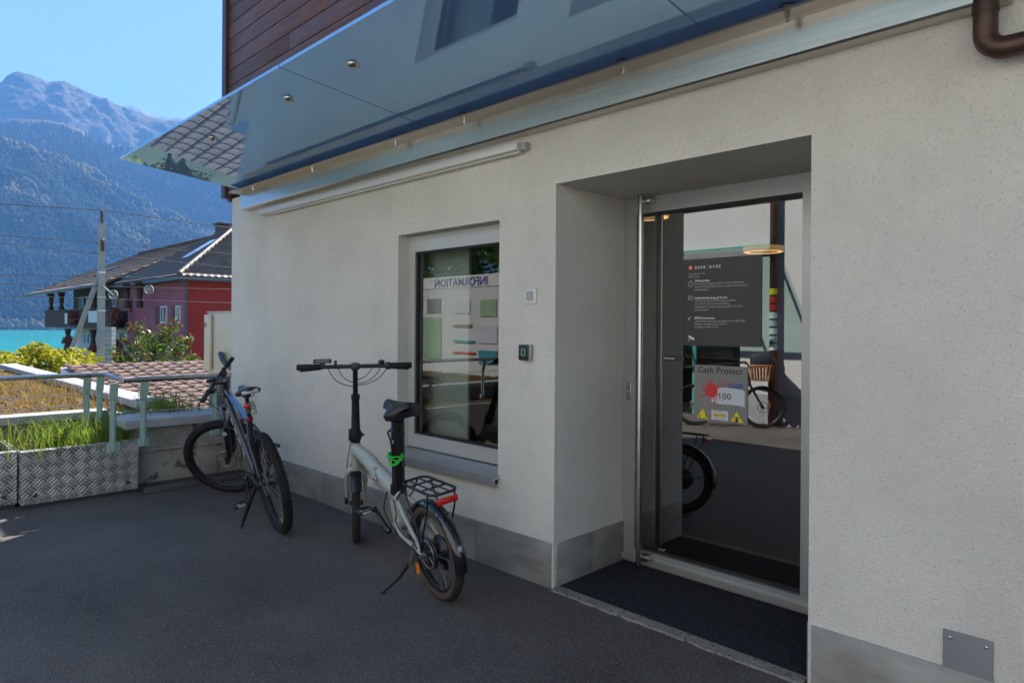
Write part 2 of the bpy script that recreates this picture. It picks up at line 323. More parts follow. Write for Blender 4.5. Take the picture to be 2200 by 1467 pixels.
# timber boards of the upper storey
bh = 0.152; yb = W - 0.055
for r in range(14):
    z = ZC + 0.02 + r * bh; x = XC + 0.03; k = 0
    while x < XR:
        L = random.uniform(2.2, 3.6) if k else random.uniform(0.7, 3.4); x1 = min(x + L, XR)
        bpart('board', MB().box(((x + x1) / 2, yb + 0.012, z + bh / 2), (x1 - x - 0.003, 0.026, bh - 0.007), T=None, bev=0.003), 'wood_board'); x = x1; k += 1
bpart('corner_post', MB().box((XC - 0.02, yb + 0.02, (ZC + TOP) / 2), (0.085, 0.10, TOP - ZC)), 'wood_trim')
bpart('fascia_end', MB().box((XC - 0.06, yb + 0.10, ZC + 0.03), (0.09, 0.10, 0.10)), 'wood_trim')
# window: frame, pane, gasket, sill
win = MB(); fw = 0.055
zt = WT - 0.004; zb = WB + 0.09
def rail_frame(mbx, x0, x1, z0, z1, y, d, wl, wr, wt, wb):
    mbx.box(((x0 + x1) / 2, y + d / 2, z1 - wt / 2), (x1 - x0, d, wt)); mbx.box(((x0 + x1) / 2, y + d / 2, z0 + wb / 2), (x1 - x0, d, wb))
    mbx.box((x0 + wl / 2, y + d / 2, (z0 + wb + z1 - wt) / 2), (wl, d, z1 - z0 - wt - wb - 0.001)); mbx.box((x1 - wr / 2, y + d / 2, (z0 + wb + z1 - wt) / 2), (wr, d, z1 - z0 - wt - wb - 0.001)); return mbx
window = bpart('window', rail_frame(MB(), WL + 0.002, WR - 0.002, zb, zt, WY, 0.06, 0.075, 0.025, 0.11, 0.09), 'alu_window')
def kid(name, mbx, m, parent, **k): o = mbx.build(name, m, parent, **k); o.matrix_parent_inverse = parent.matrix_basis.inverted(); return o
gx0, gx1, gz0, gz1 = WL + 0.077, WR - 0.027, zb + 0.09, zt - 0.11
kid('gasket', rail_frame(MB(), gx0, gx1, gz0, gz1, WY + 0.012, 0.03, 0.016, 0.01, 0.012, 0.012), 'gasket', window)
kid('pane', MB().quad((gx0 + .004, WY + 0.025, gz0), (gx1 - .004, WY + 0.025, gz0), (gx1 - .004, WY + 0.025, gz1), (gx0 + .004, WY + 0.025, gz1)), 'pane_window', window)
kid('sill', MB().prism([(W - 0.045, WB - 0.005), (W - 0.045, WB + 0.045), (WY + 0.01, WB + 0.085), (WY + 0.01, WB + 0.06), (W - 0.035, WB + 0.03), (W - 0.035, WB - 0.005)], WL - 0.012, WR + 0.012, 'yz'), 'alu', window)
# door: outer frame, leaf, pane, pull bar, lock
GX1 = on_y(1727, 800, D + 0.03).x
door = bpart('door', rail_frame(MB(), DL + 0.003, DR - 0.003, 0.012, DT - 0.003, D, 0.08, 0.085, DR - 0.003 - GX1, 0.095, 0.085), 'alu_frame')
hx0, hx1, hz0, hz1 = DL + 0.085, GX1, 0.10, DT - 0.10
kid('gasket', rail_frame(MB(), hx0, hx1, hz0, hz1, D + 0.02, 0.03, 0.010, 0.008, 0.012, 0.012), 'gasket', door)
kid('pane', MB().quad((hx0 + .002, D + 0.03, hz0), (hx1 - .002, D + 0.03, hz0), (hx1 - .002, D + 0.03, hz1), (hx0 + .002, D + 0.03, hz1)), 'pane_door', door)
kid('weather_bar', MB().box(((DL + DR) / 2, D - 0.012, 0.045), (DR - DL - 0.02, 0.022, 0.03)), 'alu', door)
ht = on_y(1377, 420, D - 0.07); hb = on_y(1377, 1213, D - 0.07); hx = ht.x
pull = kid('pull_bar', MB().cyl((hx, D - 0.07, hb.z), (hx, D - 0.07, ht.z), 0.0165, 16), 'steel_tube', door)
for z in (ht.z - 0.03, hb.z + 0.04): kid('bracket', MB().box((hx + 0.03, D - 0.035, z), (0.055, 0.07, 0.03), bev=0.003), 'steel_tube', door)
lk = on_y(1352, 840, D)
lock = kid('lock_plate', MB().box((lk.x, D - 0.004, lk.z), (0.032, 0.01, 0.105), bev=0.002), 'steel_tube', door); kid('key_cylinder', MB().cyl((lk.x, D - 0.018, lk.z), (lk.x, D, lk.z), 0.009, 12), 'steel', door)
# inside: hall behind the glass
mb = MB(); x0, x1, y0, y1, h = XC + 0.2, XR - 0.2, D + 0.13, 8.6, 2.62
mb.quad((x0, y1, 0), (x1, y1, 0), (x1, y1, h), (x0, y1, h)); mb.quad((x0, y0, 0), (x0, y1, 0), (x0, y1, h), (x0, y0, h)); mb.quad((x1, y0, 0), (x1, y0, h), (x1, y1, h), (x1, y1, 0))
mat('hall_wall', (0.30, 0.31, 0.30), 0.8); mat('hall_floor', (0.045, 0.043, 0.042), 0.55, var=0.15, vscale=30); mat('rug_brown', (0.09, 0.06, 0.045), 0.95, var=0.2, vscale=60); mat('hall_ceiling', (0.5, 0.48, 0.44), 0.8)
bpart('hall_wall', mb, 'hall_wall'); bpart('hall_floor', MB().box(((x0 + x1) / 2, (D + .1 + y1) / 2, -0.02), (x1 - x0, y1 - D - .1, 0.044)), 'hall_floor'); bpart('hall_ceiling', MB().quad((x0, D + .1, h), (x1, D + .1, h), (x1, y1, h), (x0, y1, h)), 'hall_ceiling')
p = on_z(1722, 1030, 0.01); ru = Vector((-2.0, 6.0, 0))
MB().lathe([(0, 0.012), (0.9, 0.012), (0.92, 0.004)], (-0.75, 5.0, 0.0), seg=48).build('rug', 'rug_brown', None, 'round brown rug on the dark hall floor behind the glass door', 'rug')
st = thing('wooden_stool', 'slim oak legged stool standing on the round rug behind the door', 'stool', (-0.9, 4.9, 0.012)); mat('oak', (0.32, 0.15, 0.06), 0.5, var=0.2, vscale=12, stretch=(8, 8, 1))
MB().lathe([(0, 0.74), (0.17, 0.74), (0.18, 0.76), (0.17, 0.78), (0, 0.78)], seg=28).build('seat', 'oak', st)
for k in range(4):
    a = k * math.pi / 2 + 0.5; MB().tube([(0.25 * math.cos(a), 0.25 * math.sin(a), 0), (0.10 * math.cos(a), 0.10 * math.sin(a), 0.74)], [0.013, 0.018], 8).build('leg', 'oak', st)
mat('lamp_ring', (0.8, 0.5, 0.25), 0.5, emit=(1.0, 0.52, 0.2, 0.8)); mat('lamp_shade', (0.5, 0.35, 0.2), 0.6, emit=(1.0, 0.55, 0.22, 0.16))
for q, (a, b, t, lab) in enumerate(((1640, 536, 6.6, 'round glowing ring lamp over the rug, seen through the door glass'), (1393, 462, 6.2, 'round glowing ring lamp close to the inner door post'))):
    p = at_depth(a, b, t); lp = thing('ring_lamp', lab, 'lamp', p, 'ring lamps in the hall')
    MB().lathe([(0.13, -0.025), (0.19, -0.025), (0.19, 0.025), (0.13, 0.025)], seg=40, closed_prof=True).build('shade', 'lamp_shade', lp); MB().lathe([(0.14, -0.028), (0.18, -0.028)], seg=40).build('diffuser', 'lamp_ring', lp); MB().cyl((0, 0, 0.03), (0, 0, 2.60 - p.z), 0.006, 6).build('cord', 'gasket', lp)
    MB().box((0, 0, 0.03), (0.36, 0.012, 0.012)).build('cross_bar', 'gasket', lp)
idr = thing('inner_door', 'pale aluminium edged inner glass door standing behind the entrance pane', 'door', (0, 0, 0)); ix = on_y(1414, 800, D + 0.35).x
MB().box((ix, D + 0.35, 1.1), (0.035, 0.05, 2.2)).build('post', 'alu_white', idr); MB().box((ix - 0.35, D + 0.35, 2.19), (0.66, 0.04, 0.05)).build('top_rail', 'alu_frame', idr); MB().quad((ix - 0.66, D + 0.35, 0.02), (ix - 0.02, D + 0.35, 0.02), (ix - 0.02, D + 0.35, 2.16), (ix - 0.66, D + 0.35, 2.16)).build('pane', 'pane_inner', idr)
wp = on_y(1008, 800, WY + 0.18)
scr = thing('partition_screen', 'pale grey partition panel standing on the ledge just inside the window', 'partition', (0, 0, 0)); mat('screen_grey', (0.75, 0.78, 0.74), 0.7, var=0.06, vscale=3)
MB().box(((WL - 0.1 + wp.x) / 2, WY + 0.18, (WB + 0.165 + 2.3) / 2), (wp.x - WL + 0.1, 0.02, 2.3 - WB - 0.165)).build('panel', 'screen_grey', scr); MB().box(((WL - 0.1 + wp.x) / 2, WY + 0.18, WB + 0.1475), (wp.x - WL + 0.08, 0.04, 0.033)).build('foot', 'alu', scr)
mat('ledge_white', (0.62, 0.62, 0.60), 0.5); MB().box(((WL + WR) / 2, WY + 0.20, WB + 0.115), (WR - WL + 0.3, 0.27, 0.03), bev=0.004).build('window_ledge', 'ledge_white', None, 'white inner ledge board running along the foot of the window', 'ledge')
mat('chair_dark', (0.02, 0.02, 0.022), 0.6)
ch = thing('office_chair', 'dark upholstered chair low behind the window, right of the partition', 'chair', (WR - 0.05, WY + 0.9, 0)); MB().box((0, 0, 0.46), (0.5, 0.5, 0.09), bev=0.03).build('seat', 'chair_dark', ch); MB().box((0.0, 0.24, 0.78), (0.48, 0.07, 0.5), bev=0.03).build('backrest', 'chair_dark', ch)
for a in (-0.2, 0.2):
    for b in (-0.2, 0.2): MB().cyl((a, b, 0), (a, b, 0.43), 0.014, 8).build('leg', 'alu', ch)
# mat and stone edge
a = on_z(1190, 1265); MB().box(((DL + DR) / 2, (W + 0.03 + D) / 2 + 0.02, 0.006), (DR - DL - 0.03, D - W - 0.01, 0.014)).build('door_mat', 'mat_fibre', None, 'dark blue-black fibre mat filling the entrance recess', 'mat')
mb = MB(); n = 24
for i in range(n):
    xa = DL + 0.01 + (DR - DL - 0.02) * i / n; xb = DL + 0.01 + (DR - DL - 0.02) * (i + 1) / n
    j = [random.uniform(-0.008, 0.006) for _ in range(2)]
    if i == 0: last = j[0]
    mb.add([(xa, W - 0.035 + last, -0.02), (xb, W - 0.035 + j[1], -0.02), (xb, W - 0.030 + j[1], 0.010), (xa, W - 0.030 + last, 0.010), (xa, W + 0.034, 0.012), (xb, W + 0.034, 0.012)], [(0, 1, 2, 3), (3, 2, 5, 4)]); last = j[1]
mb.build('threshold_strip', 'stone_strip', None, 'worn narrow stone edge strip along the front of the door mat', 'threshold')
# canopy: three glass panels on a steel channel
CYB, CYF = W - 0.10, W - 1.06
zb_ = lambda x: 2.675
ZB, ZF = on_y(925, 275, CYB).z, None
JX = on_y(925, 275, CYB).x; ZF = on_x(600, 145, JX).z; CYF = on_x(600, 145, JX).y
CL = on_y(258, 352, CYF).x
can = thing('glass_canopy', 'long blue glass entrance canopy on a stainless steel channel above the door', 'canopy', (JX, W, ZB))
ITc = Matrix.Translation((-JX, -W, -ZB))
def cpart(name, mb, m, **k): o = mb.build(name, m, can, **k); o.matrix_parent_inverse = ITc; return o
CRX = on_y(2165, 10, W - 0.1).x
def zc(y): return ZB + (ZF - ZB) * (CYB - y) / (CYB - CYF)
pw = JX - CL
cuts = [CL, JX, JX + pw * 0.98 if JX + pw < CRX else CRX, CRX]
cuts = [CL, JX, (JX + CRX + 0.9) / 2, CRX + 0.9]
for i in range(3):
    xa, xb = cuts[i] + 0.004, cuts[i + 1] - 0.004
    cpart('glass_panel', MB().add([(xa, CYB, ZB), (xb, CYB, ZB), (xb, CYF, ZF), (xa, CYF, ZF), (xa, CYB, ZB + .017), (xb, CYB, ZB + .017), (xb, CYF, ZF + .017), (xa, CYF, ZF + .017)], [(0, 1, 2, 3), (7, 6, 5, 4), (0, 4, 5, 1), (1, 5, 6, 2), (2, 6, 7, 3), (3, 7, 4, 0)]), 'canopy_glass')
BL = on_y(522, 450, W - 0.06).x
bz = on_y(1200, 274, W).z; ft = ZB - 0.022
prof = [(W - 0.002, bz), (W - 0.075, bz), (W - 0.085, bz + 0.008), (W - 0.085, ft - 0.016), (W - 0.185, ft - 0.013), (W - 0.190, ft - 0.007), (W - 0.185, ft), (W - 0.002, ft)]
for xa, xb in ((BL, (BL + CRX) * 0.62), ((BL + CRX) * 0.62 + 0.003, CRX)): cpart('channel_beam', MB().prism(prof, xa, xb, 'yz'), 'steel')
for px, py in ((758, 139), (620, 212), (457, 297), (346, 357)):
    d = ray(px, py); t = None
    # meet the tilted glass plane
    k = (ZF - ZB) / (CYF - CYB); t = (ZB + k * (EYE.y - CYB) - EYE.z) / (d.z - k * d.y); q = EYE + d * t
    cpart('glass_fixing', MB().lathe([(0, -0.018), (0.018, -0.018), (0.031, -0.009), (0.033, 0.0)], q, (0, -k, 1), 20), 'steel_tube')
for px in (1337, 997, 850, 672, 545, 1690, 2010):
    q = on_y(px, 300, W - 0.145); q.z = ft - 0.002
    cpart('glass_fixing', MB().lathe([(0.012, 0), (0.033, 0.004), (0.033, 0.02), (0, 0.022)], q, (0, 0, 1), 18), 'plastic_black')
    cpart('bolt', MB().lathe([(0, -0.03), (0.007, -0.03), (0.007, -0.014), (0.012, -0.014), (0.012, 0)], (q.x, q.y, ft - 0.014), (0, 0, 1), 6, smooth=False), 'steel_tube')
# light bar under the channel
la, lb = on_y(562, 464, W - 0.04), on_y(1118, 322, W - 0.04)
lbz = (la.z + lb.z) / 2
lbar = thing('light_bar', 'long thin white aluminium light bar fixed to the wall under the canopy channel', 'light bar', (la.x, W, lbz)); L = lb.x - la.x
MB().box((L / 2, -0.045, 0.022), (L, 0.05, 0.045), bev=0.003).build('housing', 'alu_white', lbar); MB().box((L / 2 + 0.05, -0.03, -0.006), (L - 0.12, 0.022, 0.01)).build('diffuser', 'plastic_white', lbar)
MB().box((L + 0.02, -0.022, 0.022), (0.04, 0.04, 0.04)).build('end_bracket', 'alu_frame', lbar); MB().box((0.5, -0.01, 0.03), (0.06, 0.02, 0.03)).build('wall_clip', 'alu_frame', lbar)
# copper pipe
q = on_y(2117, 60, W - 0.07)
dp = thing('downpipe', 'dark copper downpipe turning along the wall above the entrance', 'pipe', (q.x, W - 0.07, q.z)); ez = on_y(2117, 112, W - 0.07).z - q.z
pts = [(0, 0, 0.9), (0, 0, ez + 0.06)] + [(0.06 - 0.06 * math.cos(a), 0, ez + 0.06 - 0.06 * math.sin(a)) for a in [i * math.pi / 16 for i in range(1, 9)]] + [(1.8, 0, ez)]
MB().tube(pts, 0.036, 16).build('pipe', 'copper', dp)
for z in (0.06,): MB().lathe([(0.0385, -0.012), (0.0385, 0.012)], (0, 0, z), (0, 0, 1), 20).build('collar', 'copper', dp)
MB().lathe([(0.039, -0.02), (0.039, 0.02)], (0.16, 0, ez), (1, 0, 0), 20).build('collar', 'copper', dp)
# small things on the wall
q = on_y(1141, 637, W); sp = thing('notice_frame', 'small square white switch-type frame with a grey notice, on the wall by the recess', 'notice', (q.x, W, q.z))
MB().box((0, -0.005, 0), (0.088, 0.010, 0.088), bev=0.004).build('frame', 'plastic_white', sp); MB().box((0, -0.011, 0.004), (0.05, 0.003, 0.05)).build('card', 'plastic_grey', sp)
for i, w_ in enumerate((0.026, 0.034, 0.030)): MB().box((0, -0.0127, 0.018 - i * 0.013), (w_, 0.0006, 0.005)).build('print_line', 'pale_print', sp)
q = on_y(1134, 757, W); rd = thing('card_reader', 'black card reader with a green outlined square and dirty cover, below the white notice', 'card reader', (q.x, W, q.z))
MB().box((0, -0.014, 0), (0.086, 0.028, 0.092), bev=0.006).build('housing', 'plastic_grey', rd); MB().box((-0.003, -0.0315, 0.001), (0.076, 0.008, 0.085), bev=0.004).build('face', 'plastic_black', rd)
rail_frame(MB(), -0.016, 0.012, -0.018, 0.020, -0.0368, 0.0012, 0.0022, 0.0022, 0.0022, 0.0022).build('led_square', 'green_led', rd)
q0, q1 = on_y(2027, 1352, W), on_y(2135, 1380, W)
cpz = on_y(2080, 1362, W).z; cp = thing('cover_plate', 'flat grey metal cover plate screwed low on the wall right of the door', 'plate', ((q0.x + q1.x) / 2, W, 0)); wd = q1.x - q0.x
MB().box((0, -0.004, cpz - 0.18), (wd, 0.006, 0.36), bev=0.002).build('plate', 'plate_grey', cp)
for a in (-1, 1):
    for z in (cpz - 0.025, cpz - 0.20): MB().lathe([(0, -0.0025), (0.005, -0.002), (0.006, 0)], (a * (wd / 2 - 0.02), -0.007, z), (0, 1, 0), 10).build('screw', 'steel', cp)
# ---- signs on the door glass
YS = D + 0.027
def sign(name, corners, m, label):
    c0, c1 = on_y(*corners[0], YS), on_y(*corners[1], YS); wd, hg = c1.x - c0.x, c0.z - c1.z
    t = thing(name, label, 'sign', (c0.x, YS, c1.z)); MB().box((wd / 2, 0, hg / 2), (wd, 0.002, hg)).build('sheet', m, t); return t, wd, hg
t, wd, hg = sign('opening_hours_sign', ((1469, 559), (1636, 746)), 'sign_charcoal', 'charcoal opening-hours sheet with white lettering stuck on the door glass')
def ln(s_, x, y, size, m='pale_print', sp_=1.0, bold=0.0): text(s_, size * hg, m, t, 'lettering', Matrix.Translation((x * wd, -0.0016, (1 - y) * hg)) @ FACE, spacing=sp_, bold=bold)
ln('BEKB', 0.155, 0.112, 0.043, 'white_print', 1.55, 0.0004); ln('BCBE', 0.352, 0.112, 0.043, 'white_print', 1.55, 0.0004)
MB().box((0.325 * wd, -0.0015, 0.905 * hg), (0.0012, 0.001, 0.05 * hg)).build('rule', 'pale_print', t)
MB().box((0.098 * wd, -0.0015, 0.905 * hg), (0.058 * wd, 0.001, 0.052 * hg)).build('logo', 'red_print', t); MB().prism([(0.115 * wd, 0.92 * hg), (0.083 * wd, 0.92 * hg), (0.083 * wd, 0.89 * hg), (0.115 * wd, 0.89 * hg), (0.098 * wd, 0.905 * hg)], -0.0028, -0.002).build('logo_mark', 'white_print', t)
ln('Hauptstrasse 142', 0.068, 0.178, 0.030); ln('3855 Brienz', 0.068, 0.212, 0.030)
for y, s_, b in ((0.262, 'Öffnungszeiten', 1), (0.297, 'Beratung und Support ohne Terminvereinbarung', 0), (0.331, 'Scannen Sie den QR-Code für weitere Informationen', 0), (0.366, 'bekb.ch/brienz', 0), (0.462, 'Individuelle Beratung auf Termin', 1), (0.495, 'Wir beraten Sie an Werktagen persönlich', 0), (0.529, 'von 7 bis 19 Uhr auf Voranmeldung', 0), (0.563, 'Telefonische Terminvereinbarung: 033 951 20 11', 0), (0.597, 'bekb.ch/termin', 0), (0.692, 'BEKB Kundencenter', 1), (0.726, 'Telefonische Beratung und Support: 031 666 18 80', 0), (0.760, 'Montag - Freitag von 8 bis 20 Uhr', 0), (0.794, 'Samstag von 9 bis 16 Uhr', 0)):
    ln(s_, 0.155, y, 0.0325, 'white_print' if b else 'pale_print', 0.93 if not b else 0.96, 0.00035 if b else 0.0)
MB().tube([(0.10 * wd + 0.034 * wd * math.cos(a), -0.0015, (1 - 0.285) * hg + 0.034 * wd * math.sin(a)) for a in [i * math.pi / 12 for i in range(24)]], 0.0011, 4, closed=True).tube([(0.10 * wd, -0.0015, 0.738 * hg), (0.10 * wd, -0.0015, 0.713 * hg), (0.088 * wd, -0.0015, 0.707 * hg)], 0.001, 4).build('clock_icon', 'white_print', t)
rail_frame(MB(), 0.068 * wd, 0.132 * wd, 0.53 * hg, 0.575 * hg, -0.0018, 0.001, 0.0016, 0.0016, 0.0016, 0.0016).build('calendar_icon', 'white_print', t); ln('7-7', 0.077, 0.458, 0.026, 'white_print', 0.9)
MB().tube(smooth_path([(0.072 * wd, -0.0015, 0.29 * hg), (0.078 * wd, -0.0015, 0.312 * hg), (0.105 * wd, -0.0015, 0.328 * hg)], 4), 0.0024, 5).build('phone_icon', 'white_print', t)
MB().box((0.115 * wd, -0.0015, 0.088 * hg), (0.085 * wd, 0.001, 0.026 * hg), T=Matrix.Translation((0.115 * wd, 0, 0.088 * hg)) @ Matrix.Rotation(0.5, 4, 'Y') @ Matrix.Translation((-0.115 * wd, 0, -0.088 * hg))).tube([(0.07 * wd, -0.0015, 0.055 * hg), (0.10 * wd, -0.0015, 0.075 * hg)], 0.0018, 4).build('camera_icon', 'white_print', t)
t, wd, hg = sign('push_strip', ((1424, 763), (1469, 776)), 'dark_paint', 'small black strip reading druecken and push on the door glass')
text('drücken /push', 0.0128, 'white_print', t, 'lettering', Matrix.Translation((0.004, -0.0016, hg * 0.32)) @ FACE, bold=0.0002)
t, wd, hg = sign('cash_protect_sign', ((1492, 783), (1606, 914)), 'sign_grey', 'grey cash protection sign with red splash and banknote on the door glass')
ln('Cash Protect', 0.065, 0.135, 0.160, 'black_print', 1.0, 0.0006)
MB().prism([(0.32 * wd, 0.60 * hg), (0.62 * wd, 0.625 * hg), (0.92 * wd, 0.60 * hg), (0.95 * wd, 0.57 * hg), (0.95 * wd, 0.31 * hg), (0.80 * wd, 0.33 * hg), (0.50 * wd, 0.325 * hg), (0.34 * wd, 0.35 * hg)], -0.0019, 0.0).build('banknote', 'note_print', t)
text('100', 0.165 * hg, 'black_print', t, 'lettering', Matrix.Translation((0.46 * wd, -0.0038, 0.415 * hg)) @ FACE, spacing=1.05)
random.seed(3); poly = []
for k in range(44):
    a = 2 * math.pi * k / 44; r = random.choice((0.10, 0.12, 0.13, 0.19, 0.235)) if k % 2 else 0.105
    poly.append((0.335 * wd + r * wd * math.cos(a) * 1.05, 0.555 * hg + r * wd * math.sin(a)))
c_ = len(poly); mbs = MB(); mbs.add([(0.335 * wd, -0.0032, 0.555 * hg)] + [(p[0], -0.0032, p[1]) for p in poly], [(0, i + 1, (i + 1) % c_ + 1) for i in range(c_)])
mbs.build('red_splash', 'red_print', t)
for x, y, r in ((0.17, 0.43, 0.02), (0.40, 0.35, 0.02), (0.55, 0.40, 0.014), (0.48, 0.75, 0.01), (0.06, 0.56, 0.01), (0.57, 0.55, 0.01)): MB().lathe([(0, 0), (r * wd, 0)], (x * wd, -0.0034, y * hg), (0, -1, 0), 12).build('red_drop', 'red_print', t)
ln('V', 0.555, 0.345, 0.115, 'red_print', 1.0, 0.001); ln('ILLIGER', 0.635, 0.365, 0.088, 'blue_print', 1.0, 0.0012)
for x, nm in ((0.17, 'runner'), (0.81, 'figure')):
    MB().prism([((x - 0.115) * wd, 0.045 * hg), ((x + 0.125) * wd, 0.03 * hg), (x * wd, 0.225 * hg)], -0.0019, 0.0).build('warning_triangle', 'yellow_print', t)
    MB().tube([((x - 0.115) * wd, -0.0024, 0.045 * hg), ((x + 0.125) * wd, -0.0024, 0.03 * hg), (x * wd, -0.0024, 0.225 * hg)], 0.0011, 4, closed=True).build('triangle_edge', 'black_print', t)
MB().box((0.115 * wd, -0.0026, 0.075 * hg), (0.03 * wd, 0.001, 0.03 * hg)).build('cash_box', 'black_print', t)
MB().tube([(0.21 * wd, -0.0026, 0.052 * hg), (0.235 * wd, -0.0026, 0.085 * hg), (0.225 * wd, -0.0026, 0.11 * hg), (0.255 * wd, -0.0026, 0.10 * hg)], 0.0013, 4).lathe([(0, 0), (0.012 * wd, 0)], (0.23 * wd, -0.0026, 0.125 * hg), (0, -1, 0), 8).tube([(0.235 * wd, -0.0026, 0.085 * hg), (0.25 * wd, -0.0026, 0.055 * hg)], 0.0013, 4).build('runner_mark', 'black_print', t)
MB().box((0.81 * wd, -0.0026, 0.065 * hg), (0.05 * wd, 0.001, 0.055 * hg)).lathe([(0, 0), (0.018 * wd, 0)], (0.81 * wd, -0.0027, 0.112 * hg), (0, -1, 0), 10).tube([(0.785 * wd, -0.0026, 0.09 * hg), (0.755 * wd, -0.0026, 0.115 * hg), (0.80 * wd, -0.0026, 0.13 * hg)], 0.0013, 4).tube([(0.835 * wd, -0.0026, 0.09 * hg), (0.865 * wd, -0.0026, 0.115 * hg), (0.82 * wd, -0.0026, 0.13 * hg)], 0.0013, 4).build('figure_mark', 'black_print', t)
MB().box((0.495 * wd, -0.001, 0.125 * hg), (0.31 * wd, 0.0018, 0.17 * hg)).build('label_card', 'note_print', t)
for k in range(3):
    a = k * math.pi / 3 + 0.3; MB().tube([(0.495 * wd + 0.12 * wd * math.cos(b) * math.cos(a) - 0.035 * wd * math.sin(b) * math.sin(a), -0.0024, 0.125 * hg + (0.12 * wd * math.cos(b) * math.sin(a) + 0.035 * wd * math.sin(b) * math.cos(a)) * 0.8) for b in [i * math.pi / 14 for i in range(28)]], 0.0006, 4, closed=True).build('orbit', 'black_print', t)
MB().lathe([(0, 0), (0.14 * wd, 0)], (0, 0, 0), (0, -1, 0), 24, T=Matrix.Translation((0.495 * wd, -0.0032, 0.125 * hg)) @ Matrix.Diagonal((1, 1, 0.24, 1))).build('oval', 'yellow_print', t)
text('SMARTWATER', 0.0105, 'blue_print', t, 'lettering', Matrix.Translation((0.495 * wd, -0.0038, 0.112 * hg)) @ FACE, 'CENTER', bold=0.0003)

# ------------------------------------------------------------------ ground, lower village, lake
mat('village_ground', (0.10, 0.11, 0.06), 0.95, var=0.4, vscale=0.3, bump=0.5, bscale=3)
mat('lake_water', (0.012, 0.30, 0.31), 0.16, spec=0.5, bump=0.5, bscale=0.35, stretch=(1, 0.35, 1))
LAKE = -15.5
MB().box((10.0 - 3.3, 0, -0.05), (26.62, 60, 0.10)).build('asphalt_ground', 'asphalt', None, kind='structure')
mb = MB(); px_ = [(-6.5, -3.3), (-60, -3.3), (-92, -4.2), (-150, -14.0), (-230, -20)]
for i in range(len(px_) - 1):
    (xa, za), (xb, zb2) = px_[i], px_[i + 1]; mb.quad((xa, -400, za), (xa, 500, za), (xb, 500, zb2), (xb, -400, zb2))
mb.build('lower_ground', 'village_ground', None, kind='structure')
MB().box((6.0, 0, -3.5), (25, 900, 0.1)).build('hill_base', 'village_ground', None, kind='structure')
MB().quad((-100, -9000, LAKE), (-9000, -9000, LAKE), (-9000, 9000, LAKE), (-100, 9000, LAKE)).build('lake', 'lake_water', None, kind='structure')

# ------------------------------------------------------------------ planter boxes, parapet, railing
PX = on_z(290, 1052).x; py0 = on_z(50, 1100).y; py1 = on_z(290, 1052).y
PXf = (on_z(50, 1100).x + PX) / 2
PT = on_x(290, 948, PXf).z
def uvbox(mb_, name, m, parent, uvs=1.0):
    o = mb_.build(name, m, parent); me = o.data; uv = me.uv_layers.new(name='UVMap')
    for p in me.polygons:
        n = p.normal
        for li in p.loop_indices:
            v = me.vertices[me.loops[li].vertex_index].co; a = (v.y, v.z) if abs(n.x) > 0.6 else ((v.x, v.z) if abs(n.y) > 0.6 else (v.x, v.y)); uv.data[li].uv = (a[0] * uvs + 3, a[1] * uvs + 3)
    return o
speckle('soil', (0.11, 0.075, 0.045), (0.03, 0.02, 0.012), 0.97, 30, 0.55, 1.0, 50, 0.02, 0.4, 0.1, bl_scale=4)
def planter(label, x, y0, y1, zt):
    t = thing('planter_box', label, 'planter', (x, y0, 0.03), 'tread plate planters'); L = y1 - y0; H = zt - 0.03; mbp = MB()
    mbp.box((-0.004, L / 2, H / 2), (0.008, L, H)).box((-0.43, 0.004, H / 2), (0.84, 0.008, H)).box((-0.43, L - 0.004, H / 2), (0.84, 0.008, H)).box((-0.045, L / 2, H + 0.003), (0.09, L, 0.006))
    uvbox(mbp, 'casing', 'tread_plate', t); MB().box((-0.47, L / 2, H * 0.45), (0.76, L - 0.02, H * 0.9 - 0.02)).build('soil', 'soil', t)
    for yy, zz in ((0.09, 0.16 * H), (L - 0.08, 0.16 * H)): MB().lathe([(0.006, 0), (0.015, 0), (0.015, 0.004), (0.006, 0.005), (0, 0.003)], (0.0005, yy, zz), (1, 0, 0), 14).build('screw', 'wood_trim', t)
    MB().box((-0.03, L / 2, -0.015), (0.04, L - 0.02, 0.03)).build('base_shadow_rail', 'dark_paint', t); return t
planter('tread plate planter box with grass, butting against the concrete parapet', PXf, py0, py1, PT)
planter('tread plate planter box set back, next to the longer planter', PXf - 0.10, py0 - 2.3, py0 - 0.012, PT - 0.005)
CZ = 0.60; CXF = PXf - 0.12; CXL = -7.28
pa = thing('parapet_wall', 'weathered concrete parapet wall with grey coping beside the mountain bike', 'wall', (CXF, py1, 0))
Lp = W - 0.02 - py1
MB().box((-0.14, Lp / 2, 0.245), (0.28, Lp, 0.53)).build('body', 'concrete', pa); MB().box((0.01, Lp / 2, 0.33), (0.03, Lp - 0.01, 0.03)).build('ledge', 'concrete', pa)
MB().box((-0.18, Lp / 2 - 0.03, CZ - 0.04), (0.50, Lp + 0.10, 0.075), bev=0.005).build('coping', 'coping', pa)
MB().box((0.10, Lp / 2, 0.02), (0.26, Lp - 0.02, 0.035)).build('floor_channel', 'dark_paint', pa); MB().box((0.235, Lp / 2, 0.028), (0.012, Lp - 0.02, 0.045)).build('channel_edge', 'steel', pa)
gr = thing('green_roof', 'low flat roof planted with dry orange stonecrop behind the railing', 'roof', (CXL, 2.1, CZ)); gx1, gy0, gy1 = -15.6, -3.5, 2.15
MB().box(((gx1 - CXL) / 2, (gy0 + gy1) / 2 - 2.1, -2.0), (CXL - gx1, gy1 - gy0, 3.9)).build('body', 'concrete', gr)
